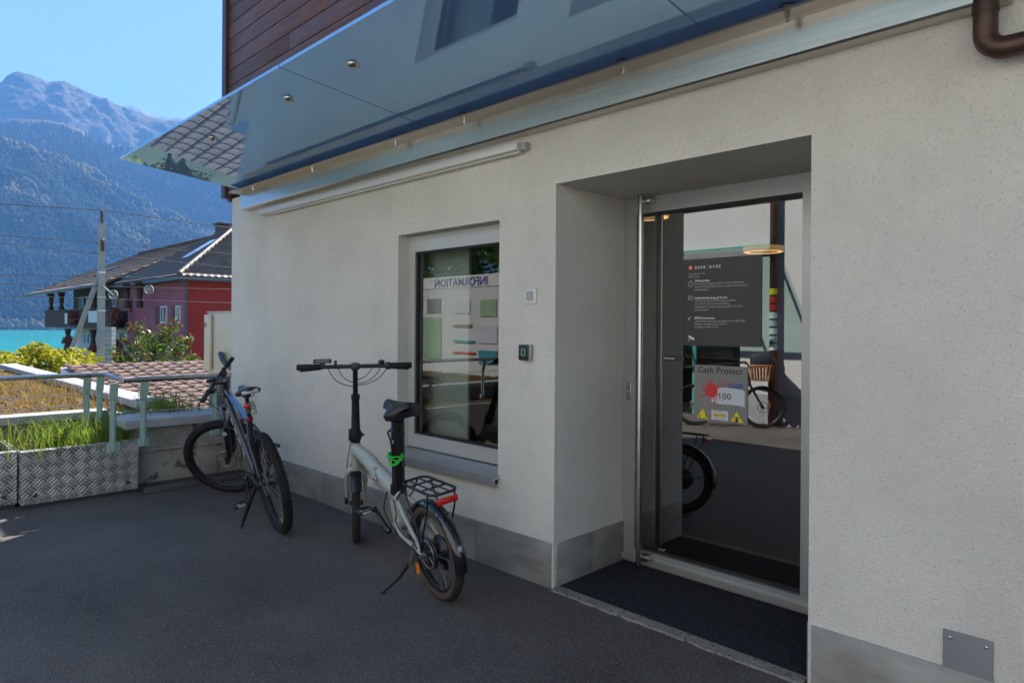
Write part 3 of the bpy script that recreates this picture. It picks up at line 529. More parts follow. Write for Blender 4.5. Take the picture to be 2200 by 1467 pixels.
for i in range(4): MB().box((0.02, gy0 - 2.1 + (i + .5) * (gy1 - .35 - gy0) / 4, -0.03), (0.22, (gy1 - .35 - gy0) / 4 - 0.005, 0.07), bev=0.004).build('edge_coping', 'coping', gr)
n = 7; Lc = (CXL - 0.15 - gx1) / n
for i in range(n): MB().box((-0.1 - (i + .5) * Lc + 0.3, 0.05 + 0.02, 0.02 + 0.01), (Lc - 0.006, 0.26, 0.075), bev=0.005).build('edge_coping', 'coping', gr)
MB().box(((gx1 - CXL) / 2 - .05, (gy0 + gy1) / 2 - 2.1 - 0.05, -0.035), (CXL - gx1 - 0.3, gy1 - gy0 - 0.3, 0.03)).build('substrate', 'soil', gr)
# railing
mat('mint_paint', (0.31, 0.45, 0.40), 0.45, var=0.1, vscale=8)
RZ = 0.965
rl = thing('railing', 'stainless handrail on mint green posts above the parapet', 'railing', (CXF, py1, 0)); IR = Matrix.Translation((-CXF, -py1, 0))
def rpart(name, mb_, m): o = mb_.build(name, m, rl); o.matrix_parent_inverse = IR; return o
rp = [on_z(-60, 815, RZ), on_z(225, 804, RZ), on_z(264, 817, RZ), on_z(496, 805, RZ)]; rp[0] = Vector((rp[1].x + 0.01, -3.2, RZ))
RXa, RXb = rp[1].x, rp[2].x
rpart('handrail', MB().tube([rp[0], rp[1]], 0.0215, 14).tube([rp[1], rp[2]], 0.0215, 14).tube([rp[2], rp[3]], 0.0215, 14), 'steel_tube')
def post(x, y, zlo, side):
    rpart('post', MB().box((x, y, (zlo + RZ - 0.13) / 2), (0.012, 0.046, RZ - 0.13 - zlo)).box((x + 0.012 * side, y, (zlo + RZ - 0.16) / 2), (0.035, 0.012, RZ - 0.18 - zlo)), 'mint_paint')
    rpart('bracket', MB().prism([(x - 0.012, RZ - 0.15), (x + 0.014, RZ - 0.15), (x + 0.03 * side + 0.012, RZ - 0.02), (x + 0.03 * side - 0.014, RZ - 0.02)], y - 0.028, y + 0.028), 'mint_paint')
    rpart('foot_plate', MB().box((x, y, zlo + 0.03), (0.03, 0.075, 0.06)), 'mint_paint')
for px, py, zl, xx in ((186, 845, 0.42, RXa), (214, 845, 0.42, RXa), (243, 870, 0.40, RXb), (308, 870, 0.42, RXb), (462, 870, 0.45, RXb)):
    post(xx - 0.03 + (0.0), on_x(px, py, xx - 0.03).y, zl, 1)
post(RXa - 0.03, -0.6, 0.42, 1)
for z in (0.70, 0.80):
    rpart('cable', MB().tube([(RXa - 0.02, -3.2, z - 0.02), (RXa - 0.02, rp[1].y - 0.1, z)], 0.003, 5), 'steel'); rpart('cable', MB().tube([(RXb - 0.02, rp[2].y + 0.1, z), (RXb - 0.02, W - 0.05, z)], 0.003, 5), 'steel')

# ------------------------------------------------------------------ plants
def leafy(name, color, tr=0.45, var=0.5, vs=3.0, rough=0.55, dark=None): return mat(name, color, rough, var=var, vscale=vs, trans=tr, dark=dark, spec=0.3)
leafy('grass_blade', (0.21, 0.29, 0.04), 0.5, 0.45, 4); leafy('sedum', (0.34, 0.17, 0.035), 0.4, 0.6, 2.2, dark=(0.17, 0.16, 0.025)); leafy('dry_grass', (0.30, 0.21, 0.07), 0.4, 0.4, 3)
leafy('hedge_leaf', (0.42, 0.36, 0.02), 0.5, 0.5, 3.5, dark=(0.11, 0.16, 0.015)); leafy('bush_leaf', (0.10, 0.18, 0.03), 0.45, 0.6, 5, rough=0.35, dark=(0.045, 0.085, 0.015)); leafy('bush_tip', (0.17, 0.08, 0.03), 0.4, 0.4, 5)
mat('twig', (0.09, 0.06, 0.04), 0.8)
rng = np.random.default_rng(11)
def blades(n, cx, cy, rx, ry, z, h0, h1, lean, wdt, seed=0, box=None):
    g = np.random.default_rng(seed); V = []; F = []
    if box is not None: P = np.stack([g.uniform(box[0], box[1], n), g.uniform(box[2], box[3], n)], 1)
    else: P = np.stack([g.normal(cx, rx, n), g.normal(cy, ry, n)], 1)
    for i in range(n):
        h = g.uniform(h0, h1); a = g.uniform(0, 6.283); ln_ = g.uniform(0.1, 1) * lean * h; dx, dy = math.cos(a), math.sin(a); b = g.uniform(0, 6.283); wx, wy = math.cos(b) * wdt, math.sin(b) * wdt
        x, y = P[i]; k = len(V); zz = z(x, y) if callable(z) else z
        V += [(x - wx, y - wy, zz), (x + wx, y + wy, zz), (x - wx * .8 + dx * ln_ * .3, y - wy * .8 + dy * ln_ * .3, zz + h * .6), (x + wx * .8 + dx * ln_ * .3, y + wy * .8 + dy * ln_ * .3, zz + h * .6), (x + dx * ln_, y + dy * ln_, zz + h * (1 - .25 * ln_ / h))]
        F += [(k, k + 1, k + 3), (k, k + 3, k + 2), (k + 2, k + 3, k + 4)]
    return np.array(V), np.array(F)
def stuff(name, parts, m, label, cat):
    V = []; F = []; k = 0
    for v, f in parts: V.append(v); F.append(f + k); k += len(v)
    return np_obj(name, np.concatenate(V), np.concatenate(F), m, label=label, cat=cat, kind='stuff')
gz = PT - 0.06
stuff('planter_grass', [blades(1500, PXf - 0.42, 0, 0, 0, gz, 0.06, 0.24, 1.1, 0.003, 1, (PXf - 0.78, PXf - 0.1, py0 + 0.3, py1 - 0.01)), blades(500, PXf - 0.4, py1 - 0.45, 0.2, 0.22, gz, 0.15, 0.36, 1.1, 0.0035, 2), blades(500, 0, 0, 0, 0, gz - 0.02, 0.03, 0.12, 0.9, 0.004, 3, (PXf - 0.85, PXf - 0.1, py0 - 1.2, py0 + 0.4))], 'grass_blade', 'bright green grass tufts in the tread plate planter', 'grass')
stuff('parapet_grass', [blades(260, CXF - 0.42, W - 0.55, 0.10, 0.14, 0.50, 0.12, 0.42, 0.6, 0.0035, 5), blades(400, CXF - 0.55, py1 + 0.35, 0.14, 0.3, 0.50, 0.05, 0.2, 0.8, 0.0035, 6)], 'grass_blade', 'green grass growing behind the coping by the handrail', 'grass')
sz = CZ - 0.05
stuff('stonecrop', [blades(13000, 0, 0, 0, 0, sz, 0.02, 0.09, 0.9, 0.012, 7, (gx1 + 0.2, CXL - 0.15, gy0 + 0.2, 2.0))], 'sedum', 'orange and yellow stonecrop carpet on the flat roof', 'stonecrop')
stuff('dry_stalks', [blades(350, 0, 0, 0, 0, sz, 0.08, 0.28, 0.7, 0.0025, 8, (gx1 + 0.2, CXL - 0.2, gy0 + 0.2, 1.95)), blades(500, 0, 0, 0, 0, sz, 0.08, 0.34, 0.8, 0.0025, 9, (-11.5, CXL - 0.2, 1.3, 2.0))], 'dry_grass', 'thin dry grass stalks standing in the stonecrop', 'grass')
def leaves(n, fn, size, seed, flat=0.5):
    g = np.random.default_rng(seed); V = []; F = []
    for i in range(n):
        p = np.array(fn(g)); a = g.normal(size=3); a[2] *= flat; a /= np.linalg.norm(a); b = np.cross(a, g.normal(size=3)); b /= np.linalg.norm(b); s_ = size * g.uniform(0.6, 1.3); nn = np.cross(a, b) * s_ * 0.22
        k = len(V); V += [p - a * s_, p + b * s_ * .5 + nn, p + a * s_, p - b * s_ * .5 + nn]; F += [(k, k + 1, k + 2, k + 3)]
    return np.array(V), np.array(F)
def mound(c, r, fill=0.25, lump=0.14):
    def f(g):
        d = g.normal(size=3); d /= np.linalg.norm(d); d[2] = abs(d[2]) if g.random() < .75 else d[2]
        w_ = 1 + lump * math.sin(d[0] * 7 + d[1] * 5) + lump * math.sin(d[1] * 9 + d[2] * 8 + 1.3); q = w_ * (1 - fill * g.random() ** 2)
        return (c[0] + d[0] * r[0] * q, c[1] + d[1] * r[1] * q, c[2] + d[2] * r[2] * q)
    return f
hc = at_depth(90, 800, 13.5); hd = thing('garden_hedge', 'rounded yellow-green clipped hedge behind the flat roof edge', 'hedge', (hc.x, hc.y, -3.3)); 
hz = at_depth(100, 748, 13.5).z
V, F = leaves(5200, mound((0, 0, hz + 3.3 - 0.62), (1.1, 1.1, 0.62), 0.3), 0.055, 21); np_obj('crown', V, F, 'hedge_leaf', parent=hd)
MB().lathe([(0, 0.30), (0.45, 0.25), (0.75, 0.0), (0.8, -0.5)], (0, 0, hz + 3.3 - 0.62), seg=18).build('core', 'twig', hd); MB().tube([(0, 0, 0), (0, 0, hz + 2.6)], 0.09, 8).build('trunk', 'twig', hd)
def shrub(px, py, depth, wpx, hpx, label, nl, seed, tipfrac=0.25):
    p = at_depth(px, py, depth); rx = wpx / 2 / FPX * depth; rz_ = hpx / FPX * depth; t = thing('garden_shrub', label, 'shrub', (p.x, p.y, -3.3)); base = p.z + 3.3 - rz_; g = np.random.default_rng(seed); tips = []; mbx = MB(); mbx.tube([(0, 0, 0), (0.05, 0, base * 0.6), (0, 0, base)], [0.06, 0.05, 0.04], 7)
    for k in range(34):
        a = g.uniform(0, 6.283); e = g.uniform(0.15, 1.0); d = Vector((math.cos(a) * math.sqrt(1 - e * e * .8) * rx, math.sin(a) * math.sqrt(1 - e * e * .8) * rx, e * rz_)) * g.uniform(0.75, 1.08)
        m_ = Vector((0, 0, base)) + d * 0.5 + Vector((0, 0, 0.06)); q = Vector((0, 0, base)) + d; tips.append((m_, q)); mbx.tube([(0, 0, base - 0.1), m_, q], [0.014, 0.008, 0.003], 4, caps=False)
    mbx.build('branches', 'twig', t)
    def f(g2):
        m_, q = tips[int(g2.integers(len(tips)))]; s_ = g2.random() ** 0.6; b = m_.lerp(q, s_) if g2.random() < .75 else Vector((0, 0, base)).lerp(m_, s_); return (b.x + g2.normal() * 0.06, b.y + g2.normal() * 0.06, b.z + g2.normal() * 0.06)
    V, F = leaves(int(nl * (1 - tipfrac)), f, 0.048, seed + 1, 1.0); np_obj('foliage', V, F, 'bush_leaf', parent=t)
    def f2(g2):
        m_, q = tips[int(g2.integers(len(tips)))]; b = m_.lerp(q, 0.7 + 0.35 * g2.random()); return (b.x + g2.normal() * 0.04, b.y + g2.normal() * 0.04, b.z + g2.normal() * 0.04)
    V, F = leaves(int(nl * tipfrac), f2, 0.045, seed + 2, 1.0); np_obj('young_leaves', V, F, 'bush_tip', parent=t)
shrub(338, 690, 13.2, 180, 125, 'loose leafy shrub with red-brown young tips in front of the pink house', 2600, 31)
shrub(300, 765, 15.5, 110, 60, 'low dark green shrub beside the stack of weights', 900, 41, 0.05)

# ------------------------------------------------------------------ low tiled roof and air conditioner beyond the corner
mat('clay_tile', (0.115, 0.062, 0.044), 0.8, var=0.35, vscale=9, bump=0.3, bscale=60, obj_random=0.22)
tr = thing('low_tiled_roof', 'low reddish brown clay tile roof just beyond the parapet', 'roof', (-7.9, 2.42, 0.30))
sl_ = math.atan(0.11); tw, tl = 0.215, 0.33
tm = MB(); prof = [(-0.105, 0.0), (-0.085, 0.026), (-0.055, 0.032), (-0.03, 0.012), (0.06, 0.008), (0.095, 0.018), (0.108, 0.0)]
tm.add([(x, y, z + (0.018 if y < 0 else 0)) for y in (-tl / 2, tl / 2) for x, z in prof], [(i, i + 1, i + 8, i + 7) for i in range(6)], True); tm.add([(x, -tl / 2, z + 0.018 - q) for q in (0, 0.014) for x, z in prof], [(i, i + 7, i + 8, i + 1) for i in range(6)], False)
tme = tm.mesh('tile'); tme.materials.append(M['clay_tile'])
RT = Matrix.Rotation(math.pi / 2, 4, 'Z') @ Matrix.Rotation(-sl_, 4, 'X')    # runs down towards -X
for r in range(15):
    for c_ in range(18):
        o = place('tile', tme, None, tr); o.matrix_local = Matrix.Translation((-0.15 - r * 0.29 * math.cos(sl_), 0.12 + c_ * tw, r * 0.29 * math.sin(sl_))) @ Matrix.Rotation(math.pi / 2, 4, 'Z') @ Matrix.Rotation(sl_, 4, 'X') @ Matrix.Rotation(random.uniform(-.015, .015), 4, 'Z')
MB().add([(0, 0, -0.04), (0, 3.9, -0.04), (-4.4, 3.9, 0.43), (-4.4, 0, 0.43), (0, 0, -3.5), (0, 3.9, -3.5), (-4.4, 3.9, -3.5), (-4.4, 0, -3.5)], [(0, 1, 2, 3), (0, 4, 5, 1), (1, 5, 6, 2), (2, 6, 7, 3), (3, 7, 4, 0)]).build('house_body', 'stucco_smooth', tr)
mat('ac_cream', (0.60, 0.55, 0.42), 0.5, var=0.06, vscale=5)
a0 = on_y(443, 672, 2.95); a1 = on_y(470, 800, 2.95); az0 = a1.z; azt = a0.z
ac = thing('air_conditioner', 'cream outdoor air conditioner unit standing beyond the wall corner', 'air conditioner', (a0.x, 2.95, az0 - 0.03)); H = azt - az0 + 0.03
MB().box((0.42, 0.17, H / 2), (0.80, 0.32, H), bev=0.012).build('casing', 'ac_cream', ac); MB().box((0.42, 0.17, H + 0.006), (0.82, 0.34, 0.014), bev=0.004).build('lid', 'ac_cream', ac)
MB().box((0.10, -0.012, H * 0.52), (0.17, 0.035, H * 0.9), bev=0.008).build('service_cover', 'ac_cream', ac); MB().box((0.06, -0.032, H * 0.80), (0.055, 0.008, 0.05)).build('handle_recess', 'plate_grey', ac)
MB(Matrix.Translation((-a0.x, -2.95, -az0 + 0.03))).tube(smooth_path([on_y(474, 760, 2.93), on_y(479, 773, 2.90), on_y(488, 784, 2.89), on_y(497, 790, 2.89), on_y(510, 794, 2.89)], 5), 0.030, 9).build('hose', 'plastic_black', ac)
for x in (0.12, 0.7): MB().box((x, 0.17, -0.2), (0.06, 0.34, 0.40)).build('foot', 'plate_grey', ac)

# ------------------------------------------------------------------ railway mast and wires
mast_p = at_depth(217, 700, 30); MX, MY = mast_p.x, mast_p.y
mat('mast_grey', (0.34, 0.35, 0.33), 0.7, var=0.15, vscale=3); mat('insulator', (0.09, 0.045, 0.04), 0.35); mat('wire_dark', (0.02, 0.025, 0.03), 0.6)
G0 = -3.3
zt = at_depth(217, 480, 30).z
ms_ = thing('railway_mast', 'grey steel railway mast with slanting strut and brown insulators', 'mast', (MX, MY, G0))
MB().box((0, 0, (zt - G0) / 2), (0.24, 0.26, zt - G0)).build('pole', 'mast_grey', ms_)
for z in (zt - 2.2, zt - 3.3, zt - 3.9): MB().box((0, 0, z - G0), (0.27, 0.29, 0.07)).build('clamp_band', 'steel', ms_)
q = at_depth(92, 745, 30); MB().tube([(q.x - MX, q.y - MY, 0), (0.0, -0.05, at_depth(208, 585, 30).z - G0)], 0.10, 8).build('strut', 'mast_grey', ms_)
def insul(z0, z1, dx=0.0, dy=0.0):
    n = 5; pr = [(0.03, 0)]; h = (z1 - z0) / n
    for i in range(n): pr += [(0.04, i * h + .1 * h), (0.10, i * h + .35 * h), (0.04, i * h + .75 * h)]
    return MB().lathe(pr + [(0.02, z1 - z0)], (dx, dy, z0 - G0), seg=12)
zi = at_depth(217, 452, 30).z; insul(zt, zi).build('insulator', 'insulator', ms_); insul(at_depth(219, 540, 30).z, at_depth(219, 515, 30).z, 0.2, 0.0).build('insulator', 'insulator', ms_)
for px, py in ((243, 633), (320, 622)):
    p = at_depth(px, py, 29.5); t = ms_ if px < 300 else thing('tension_wheel', 'small grey tension wheel on the wires in front of the pink house', 'wheel', p)
    off = p - Vector((MX, MY, G0)) if px < 300 else Vector((0, 0, 0)); AXW = (FWD.x, FWD.y, 0)
    MB().lathe([(0.17, -0.025), (0.20, -0.03), (0.20, 0.03), (0.17, 0.025)], off, AXW, 24, closed_prof=True).build('wheel_rim', 'mast_grey', t)
    for k in range(3): d_ = RGT * math.cos(k * 1.047) + UPV * math.sin(k * 1.047); MB().cyl(off - d_ * 0.18, off + d_ * 0.18, 0.016, 6).build('wheel_spoke', 'mast_grey', t)
    if px < 300: MB().tube([(0, 0, at_depth(225, 612, 30).z - G0), off], 0.04, 6).build('wheel_arm', 'mast_grey', t)
wq = at_depth(237, 745, 29.5); wt = thing('weight_stack', 'tall stack of grey concrete tension weights beside the railway mast', 'weights', (wq.x, wq.y, G0)); z0 = at_depth(237, 800, 29.5).z; z1 = at_depth(237, 702, 29.5).z; nW = 10
for i in range(nW): MB().box((0, 0, z0 - G0 + (i + .5) * (z1 - z0) / nW), (0.30, 0.30, (z1 - z0) / nW - 0.02), T=Matrix.Rotation(0.75, 4, 'Z')).build('weight', 'mast_grey', wt)
MB().cyl((0, 0, z0 - G0), (0, 0, at_depth(240, 640, 29.5).z - G0), 0.018, 6).build('rod', 'wire_dark', wt); MB().box((0, 0, (z0 - G0) / 2), (0.1, 0.1, z0 - G0)).build('guide', 'mast_grey', wt)
MB().box((MX + .35, MY - .2, at_depth(217, 770, 30).z), (0.06, 0.5, 0.16)).build('marker_plate', 'yellow_print', None, 'small yellow marker plate at the foot of the railway mast', 'plate')
for i, (l0, l1, lab) in enumerate(((438, 490, 'top overhead wire carried on the mast insulator'), (505, 546, 'second overhead wire tied to the mast'), (523, 575, 'third overhead wire with strain insulators'), (590, 600, 'contact wire passing before the chalet roof'), (610, 622, 'lower contact wire before the chalet eave'), (635, 651, 'lowest wire before the pink house wall'))):
    zz = at_depth(217, (l0 + (l1 - l0) * 217 / 497), 30).z; A = ray(0, l0); B = ray(497, l1)
    pA = EYE + A * ((MX - EYE.x) / A.x); pB = EYE + B * ((MX - EYE.x) / B.x); pM = Vector((MX, MY, zz if i else zi)); d_ = (pA - pM); e_ = (pB - pM)
    MB().tube([pM + d_ * 3.0, pM + d_ * 1.0, pM, pM + e_, pM + e_ * 3], 0.019 if i == 0 else 0.014, 5).build('overhead_wire', 'wire_dark', None, lab, 'wire', 'railway overhead wires')

# ------------------------------------------------------------------ chalet and pink house
mat('old_wood', (0.060, 0.030, 0.018), 0.7, var=0.4, vscale=1.5, stretch=(1, 1, 6)); mat('roof_dark', (0.115, 0.08, 0.06), 0.85, var=0.35, vscale=1.2, bump=0.4, bscale=6); mat('gutter_blue', (0.10, 0.12, 0.14), 0.5, metal=0.4); mat('lime_white', (0.62, 0.61, 0.58), 0.9, var=0.06, vscale=0.6)
mat('pink_paint', (0.34, 0.105, 0.14), 0.9, var=0.08, vscale=0.6); mat('red_paint', (0.36, 0.035, 0.030), 0.9, var=0.08, vscale=0.6); mat('roof_tile_grey', (0.14, 0.10, 0.08), 0.6, var=0.3, vscale=2, spec=0.6); mat('window_dark', (0.03, 0.04, 0.05), 0.08, spec=0.8); mat('frame_white', (0.70, 0.69, 0.65), 0.5); mat('shutter_red', (0.15, 0.025, 0.02), 0.6); mat('skylight', (0.30, 0.42, 0.55), 0.05, metal=0.6); mat('orange_wood', (0.25, 0.11, 0.05), 0.7); mat('flower_red', (0.42, 0.03, 0.06), 0.7, var=0.6, vscale=8, dark=(0.05, 0.11, 0.02), trans=0.3)
cd = 60.0; cA = at_depth(57, 632, cd); EZ = cA.z; YE = cA.y; XA = cA.x; XB = XA + 24.0
cr = at_depth(240, 548, cd * 1.12); RZc = cr.z; YR = YE + 9.0; XRl = XA + 3.2
ch = thing('chalet', 'dark timber chalet with wide brown roof, carved balcony and white ground floor', 'house', (XA, YE, G0)); IC = Matrix.Translation((-XA, -YE, -G0))
def hpart(name, mb_, m, T=IC, par=None): o = mb_.build(name, m, par or ch); o.matrix_parent_inverse = T; return o
th = 0.16
hpart('roof', MB().add([(XA, YE, EZ), (XB, YE, EZ), (XB, YR, RZc), (XA + 0.6, YR, RZc), (XA, YE, EZ - th), (XB, YE, EZ - th), (XB, YR, RZc - th), (XA + .6, YR, RZc - th), (XB, YR + 9, EZ), (XA, YR + 9, EZ)], [(0, 1, 2, 3), (7, 6, 5, 4), (0, 4, 5, 1), (1, 5, 6, 2), (3, 7, 4, 0), (3, 2, 8, 9)]), 'roof_dark')
for i in range(1, 14):
    f = i / 14; hpart('tile_course', MB().box(((XA + XB) / 2, YE + 9 * f, EZ + (RZc - EZ) * f + 0.03), (XB - XA - 0.4, 0.09, 0.05)), 'roof_dark')
hpart('gutter', MB().tube([(XA, YE - 0.08, EZ - 0.1), (XB, YE - 0.08, EZ - 0.1)], 0.11, 8), 'gutter_blue'); hpart('ridge', MB().tube([(XA + .6, YR, RZc + .05), (XB, YR, RZc + .05)], 0.15, 8), 'roof_dark')
FY = YE + 2.0; bz0 = at_depth(200, 700, cd).z; bz1 = at_depth(200, 672, cd).z; WXA = on_y(158, 650, FY).x
hpart('timber_wall', MB().box(((WXA + XB) / 2, FY + 3.5, (bz0 + EZ + 0.6) / 2), (XB - WXA, 7, EZ + 0.6 - bz0)), 'old_wood')
gw = on_y(162, 740, FY).x; hpart('ground_floor', MB().box(((gw + XB) / 2, FY + 3.55, (G0 + bz0) / 2 - 0.05), (XB - gw, 6.9, bz0 - G0 - 0.1)), 'lime_white')
BA = on_y(97, 690, YE + 0.6).x; hpart('balcony_floor', MB().box(((BA + XB) / 2, YE + 1.3, bz0 - 0.06), (XB - BA, 1.5, 0.12)), 'old_wood')
for i in range(int((XB - BA) / 0.26)): hpart('balcony_board', MB().box((BA + 0.13 + i * 0.26, YE + 0.60, (bz0 + bz1) / 2), (0.235, 0.05, bz1 - bz0)), 'old_wood')
hpart('balcony_rail', MB().box(((BA + XB) / 2, YE + 0.60, bz1 + 0.06), (XB - BA + .2, 0.2, 0.10)), 'old_wood')
for px in (110, 132, 202, 273, 300):
    q = on_y(px, 650, YE + 0.7); hpart('carved_post', MB().lathe([(0.20, bz1 - G0), (0.20, bz1 - G0 + .3), (0.12, bz1 - G0 + .5), (0.19, bz1 - G0 + .9), (0.12, bz1 - G0 + 1.3), (0.17, EZ - G0 - .5), (0.3, EZ - G0 - .1)], (q.x, q.y, G0), seg=8), 'old_wood')
for px in (146, 200, 225):
    q = on_y(px, 715, YE + 0.8); hpart('lower_post', MB().lathe([(0.16, 0), (0.16, bz0 - G0 - 1.8), (0.22, bz0 - G0 - 1.5), (0.13, bz0 - G0 - .9), (0.24, bz0 - G0 - .2)], (q.x, q.y, G0), seg=8), 'old_wood')
def window_at(px0, px1, py0, py1, Y, T, par, sash=2, sh=False, frame='frame_white'):
    a, b = on_y(px0, py0, Y), on_y(px1, py1, Y); fr = hpart('window', rail_frame(MB(), a.x, b.x, b.z, a.z, Y - 0.06, 0.08, 0.08, 0.08, 0.08, 0.1), frame, T, par)
    hpart('pane', MB().box(((a.x + b.x) / 2, Y - 0.02, (a.z + b.z) / 2), (b.x - a.x - .1, 0.02, a.z - b.z - .1)), 'window_dark', T, par)
    for i in range(1, sash): hpart('mullion', MB().box((a.x + (b.x - a.x) * i / sash, Y - 0.05, (a.z + b.z) / 2), (0.09, 0.06, a.z - b.z - .18)), frame, T, par)
    if sh: w_ = (b.x - a.x) * 0.75; hpart('shutter', MB().box((a.x - w_ / 2 - 0.03, Y - 0.05, (a.z + b.z) / 2), (w_, 0.05, a.z - b.z)), 'shutter_red', T, par)
window_at(171, 197, 639, 667, FY, IC, ch, 3); window_at(243, 252, 639, 660, FY, IC, ch, 1); window_at(182, 198, 715, 741, FY + .1, IC, ch, 2); window_at(258, 272, 712, 735, FY + .1, IC, ch, 2)
dq = on_y(248, 735, FY + .1); hpart('wooden_door', MB().box((dq.x, FY + .06, G0 + 1.6), (1.0, 0.08, 2.6)), 'orange_wood'); bq = on_y(268, 664, YE + 1.3); hpart('bench_screen', MB().box((bq.x, YE + 1.3, bz1 + .3), (2.4, 0.1, 0.8)), 'orange_wood')
for x, f in ((XA + 9.6, .42), (XA + 12.0, .42)):
    y = YE + 9 * f; z = EZ + (RZc - EZ) * f; k = math.atan2(RZc - EZ, 9); hpart('roof_window', MB().box((0, 0, 0.06), (0.75, 1.1, 0.08), T=Matrix.Translation((x, y, z)) @ Matrix.Rotation(k, 4, 'X')), 'skylight')
q = at_depth(385, 530, cd * .9); hpart('chimney', MB().box((XB - 4.0, YR + .3, RZc + 0.35), (0.9, 0.7, 1.0)).box((XB - 4.0, YR + .3, RZc + .95), (1.2, 1.0, 0.12)), 'roof_dark')
q = on_y(198, 682, YE + .5); hpart('name_board', MB().box((q.x, YE + 0.54, (bz0 + bz1) / 2 + .1), (2.2, 0.04, 0.8)), 'frame_white'); q = on_y(141, 684, YE + .5); hpart('name_board', MB().box((q.x, YE + 0.54, (bz0 + bz1) / 2), (0.8, 0.04, 0.8)), 'frame_white')
for i, (px, py, wpx) in enumerate(((157, 683, 26), (246, 682, 28), (147, 738, 30), (200, 752, 18), (250, 748, 26))):
    q = on_y(px, py, YE + 0.35); r_ = wpx / 2 / FPX * cd; t = thing('geranium_basket', ('hanging red geraniums on the chalet balcony beside the strut', 'hanging red geraniums on the chalet balcony beside the mast', 'bushy pink geraniums under the chalet balcony post', 'small geranium pot at the white chalet wall', 'red geraniums by the chalet door below the tension wheel')[i], 'flowers', (q.x, q.y, q.z), 'geraniums at the chalet')
    V, F = leaves(420, mound((0, 0, 0), (r_, r_ * .6, r_ * .9), 0.6), 0.10, 60 + i, 1.0); np_obj('blossom_mass', V, F, 'flower_red', parent=t, kind='stuff'); MB().lathe([(0, -r_), (r_ * .4, -r_ * .9), (r_ * .5, -r_ * .3), (0, -r_ * .3)], seg=10).build('pot', 'old_wood', t)
# pink and red house
kd = 36.0; kc = at_depth(404, 590, kd); KX, KY, KZ = kc.x, kc.y, kc.z; KL = KX - 10.6; KR = KY + 14
ph = thing('pink_house', 'pink and red painted house with hipped tile roof beside the chalet', 'house', (KX, KY, G0)); IP = Matrix.Translation((-KX, -KY, -G0))
hpart('side_wall', MB().add([(KL, KY, G0), (KX, KY, G0), (KX, KY, KZ), (KL, KY, KZ), (KL, KR, G0), (KL, KR, KZ)], [(0, 1, 2, 3), (0, 3, 5, 4)]), 'pink_paint', IP, ph)
hpart('front_wall', MB().quad((KX + 0.002, KY, G0), (KX + .002, KR, G0), (KX + .002, KR, KZ), (KX + .002, KY, KZ)), 'red_paint', IP, ph)
ov = 0.65; zr = KZ + 4.3; e0, e1, e2, e3 = (KL - ov, KY - ov, KZ - .12), (KX + ov, KY - ov, KZ - .12), (KX + ov, KR + ov, KZ - .12), (KL - ov, KR + ov, KZ - .12); r0, r1 = ((KL + KX) / 2, KY + 5.6, zr), ((KL + KX) / 2, KR - 5.6, zr)
hpart('eave_board', MB().add([e0, e1, e2, e3] + [(p[0], p[1], p[2] - .2) for p in (e0, e1, e2, e3)], [(0, 1, 5, 4), (1, 2, 6, 5), (2, 3, 7, 6), (4, 5, 6, 7)]), 'gutter_blue', IP, ph)
def roof_face(a, b, c2, d2, nrow, ncol, m, name):
    a, b, c2, d2 = map(Vector, (a, b, c2, d2)); V = []; F = []; nrm = (b - a).cross(d2 - a).normalized(); nrm = nrm if nrm.z > 0 else -nrm; C = ncol * 4
    for i in range(nrow + 1):
        for q in (0, 1):
            f = min(1, (i + (0.98 if q else 0)) / nrow) if i < nrow else 1.0
            for j in range(C + 1): g_ = j / C; p = (a.lerp(d2, f)).lerp(b.lerp(c2, f), g_); V.append(p + nrm * ((0.05 if q == 0 else 0.0) + 0.045 * max(0, math.sin(j * math.pi / 2 + 0.6))))
    for i in range((nrow + 1) * 2 - 1):
        for j in range(C): k = i * (C + 1) + j; F.append((k, k + 1, k + C + 2, k + C + 1))
    o = np_obj(name, [tuple(v) for v in V], F, m, parent=ph, kind='stuff'); o.matrix_parent_inverse = IP
roof_face(e0, e1, r0, r0, 16, 34, 'roof_tile_grey', 'side_roof'); roof_face(e1, e2, r1, r0, 17, 42, 'roof_tile_grey', 'front_roof')
hpart('roof_back', MB().add([e2, e3, r1, e0, r0], [(0, 1, 2), (1, 3, 4, 2)]), 'roof_tile_grey', IP, ph)
hp = [Vector(e1).lerp(Vector(r0), i / 18) + Vector((0, 0, .1)) for i in range(19)]
for i in range(18): hpart('hip_tile', MB().tube([hp[i], hp[i + 1] + Vector((0, 0, .04))], [0.15, 0.11], 8), 'roof_tile_grey', IP, ph)
hpart('downpipe', MB().tube([(KX + .5, KY - .5, KZ - .2), (KX + .1, KY - .12, KZ - .8), (KX + .1, KY - .12, G0)], 0.07, 8), 'gutter_blue', IP, ph)
window_at(346, 359, 658, 695, KY - 0.02, IP, ph, 2, True); window_at(379, 388, 657, 695, KY - 0.02, IP, ph, 2, True)
k = Vector(e0).lerp(Vector(r0), .5); s0 = Vector(e1).lerp(Vector(r0), .34); mid = (Vector(e0) + Vector(e1)) / 2; up_ = (Vector(r0) - mid); q = mid + up_ * 0.42 + (Vector(e1) - mid) * 0.28; nrm = (Vector(e1) - Vector(e0)).cross(up_).normalized(); hpart('roof_window', MB().box((0, 0, 0.09), (1.0, 2.1, 0.1), T=Matrix.Translation(q) @ Matrix.Rotation(math.atan2(up_.z, up_.y), 4, 'X')), 'skylight', IP, ph)

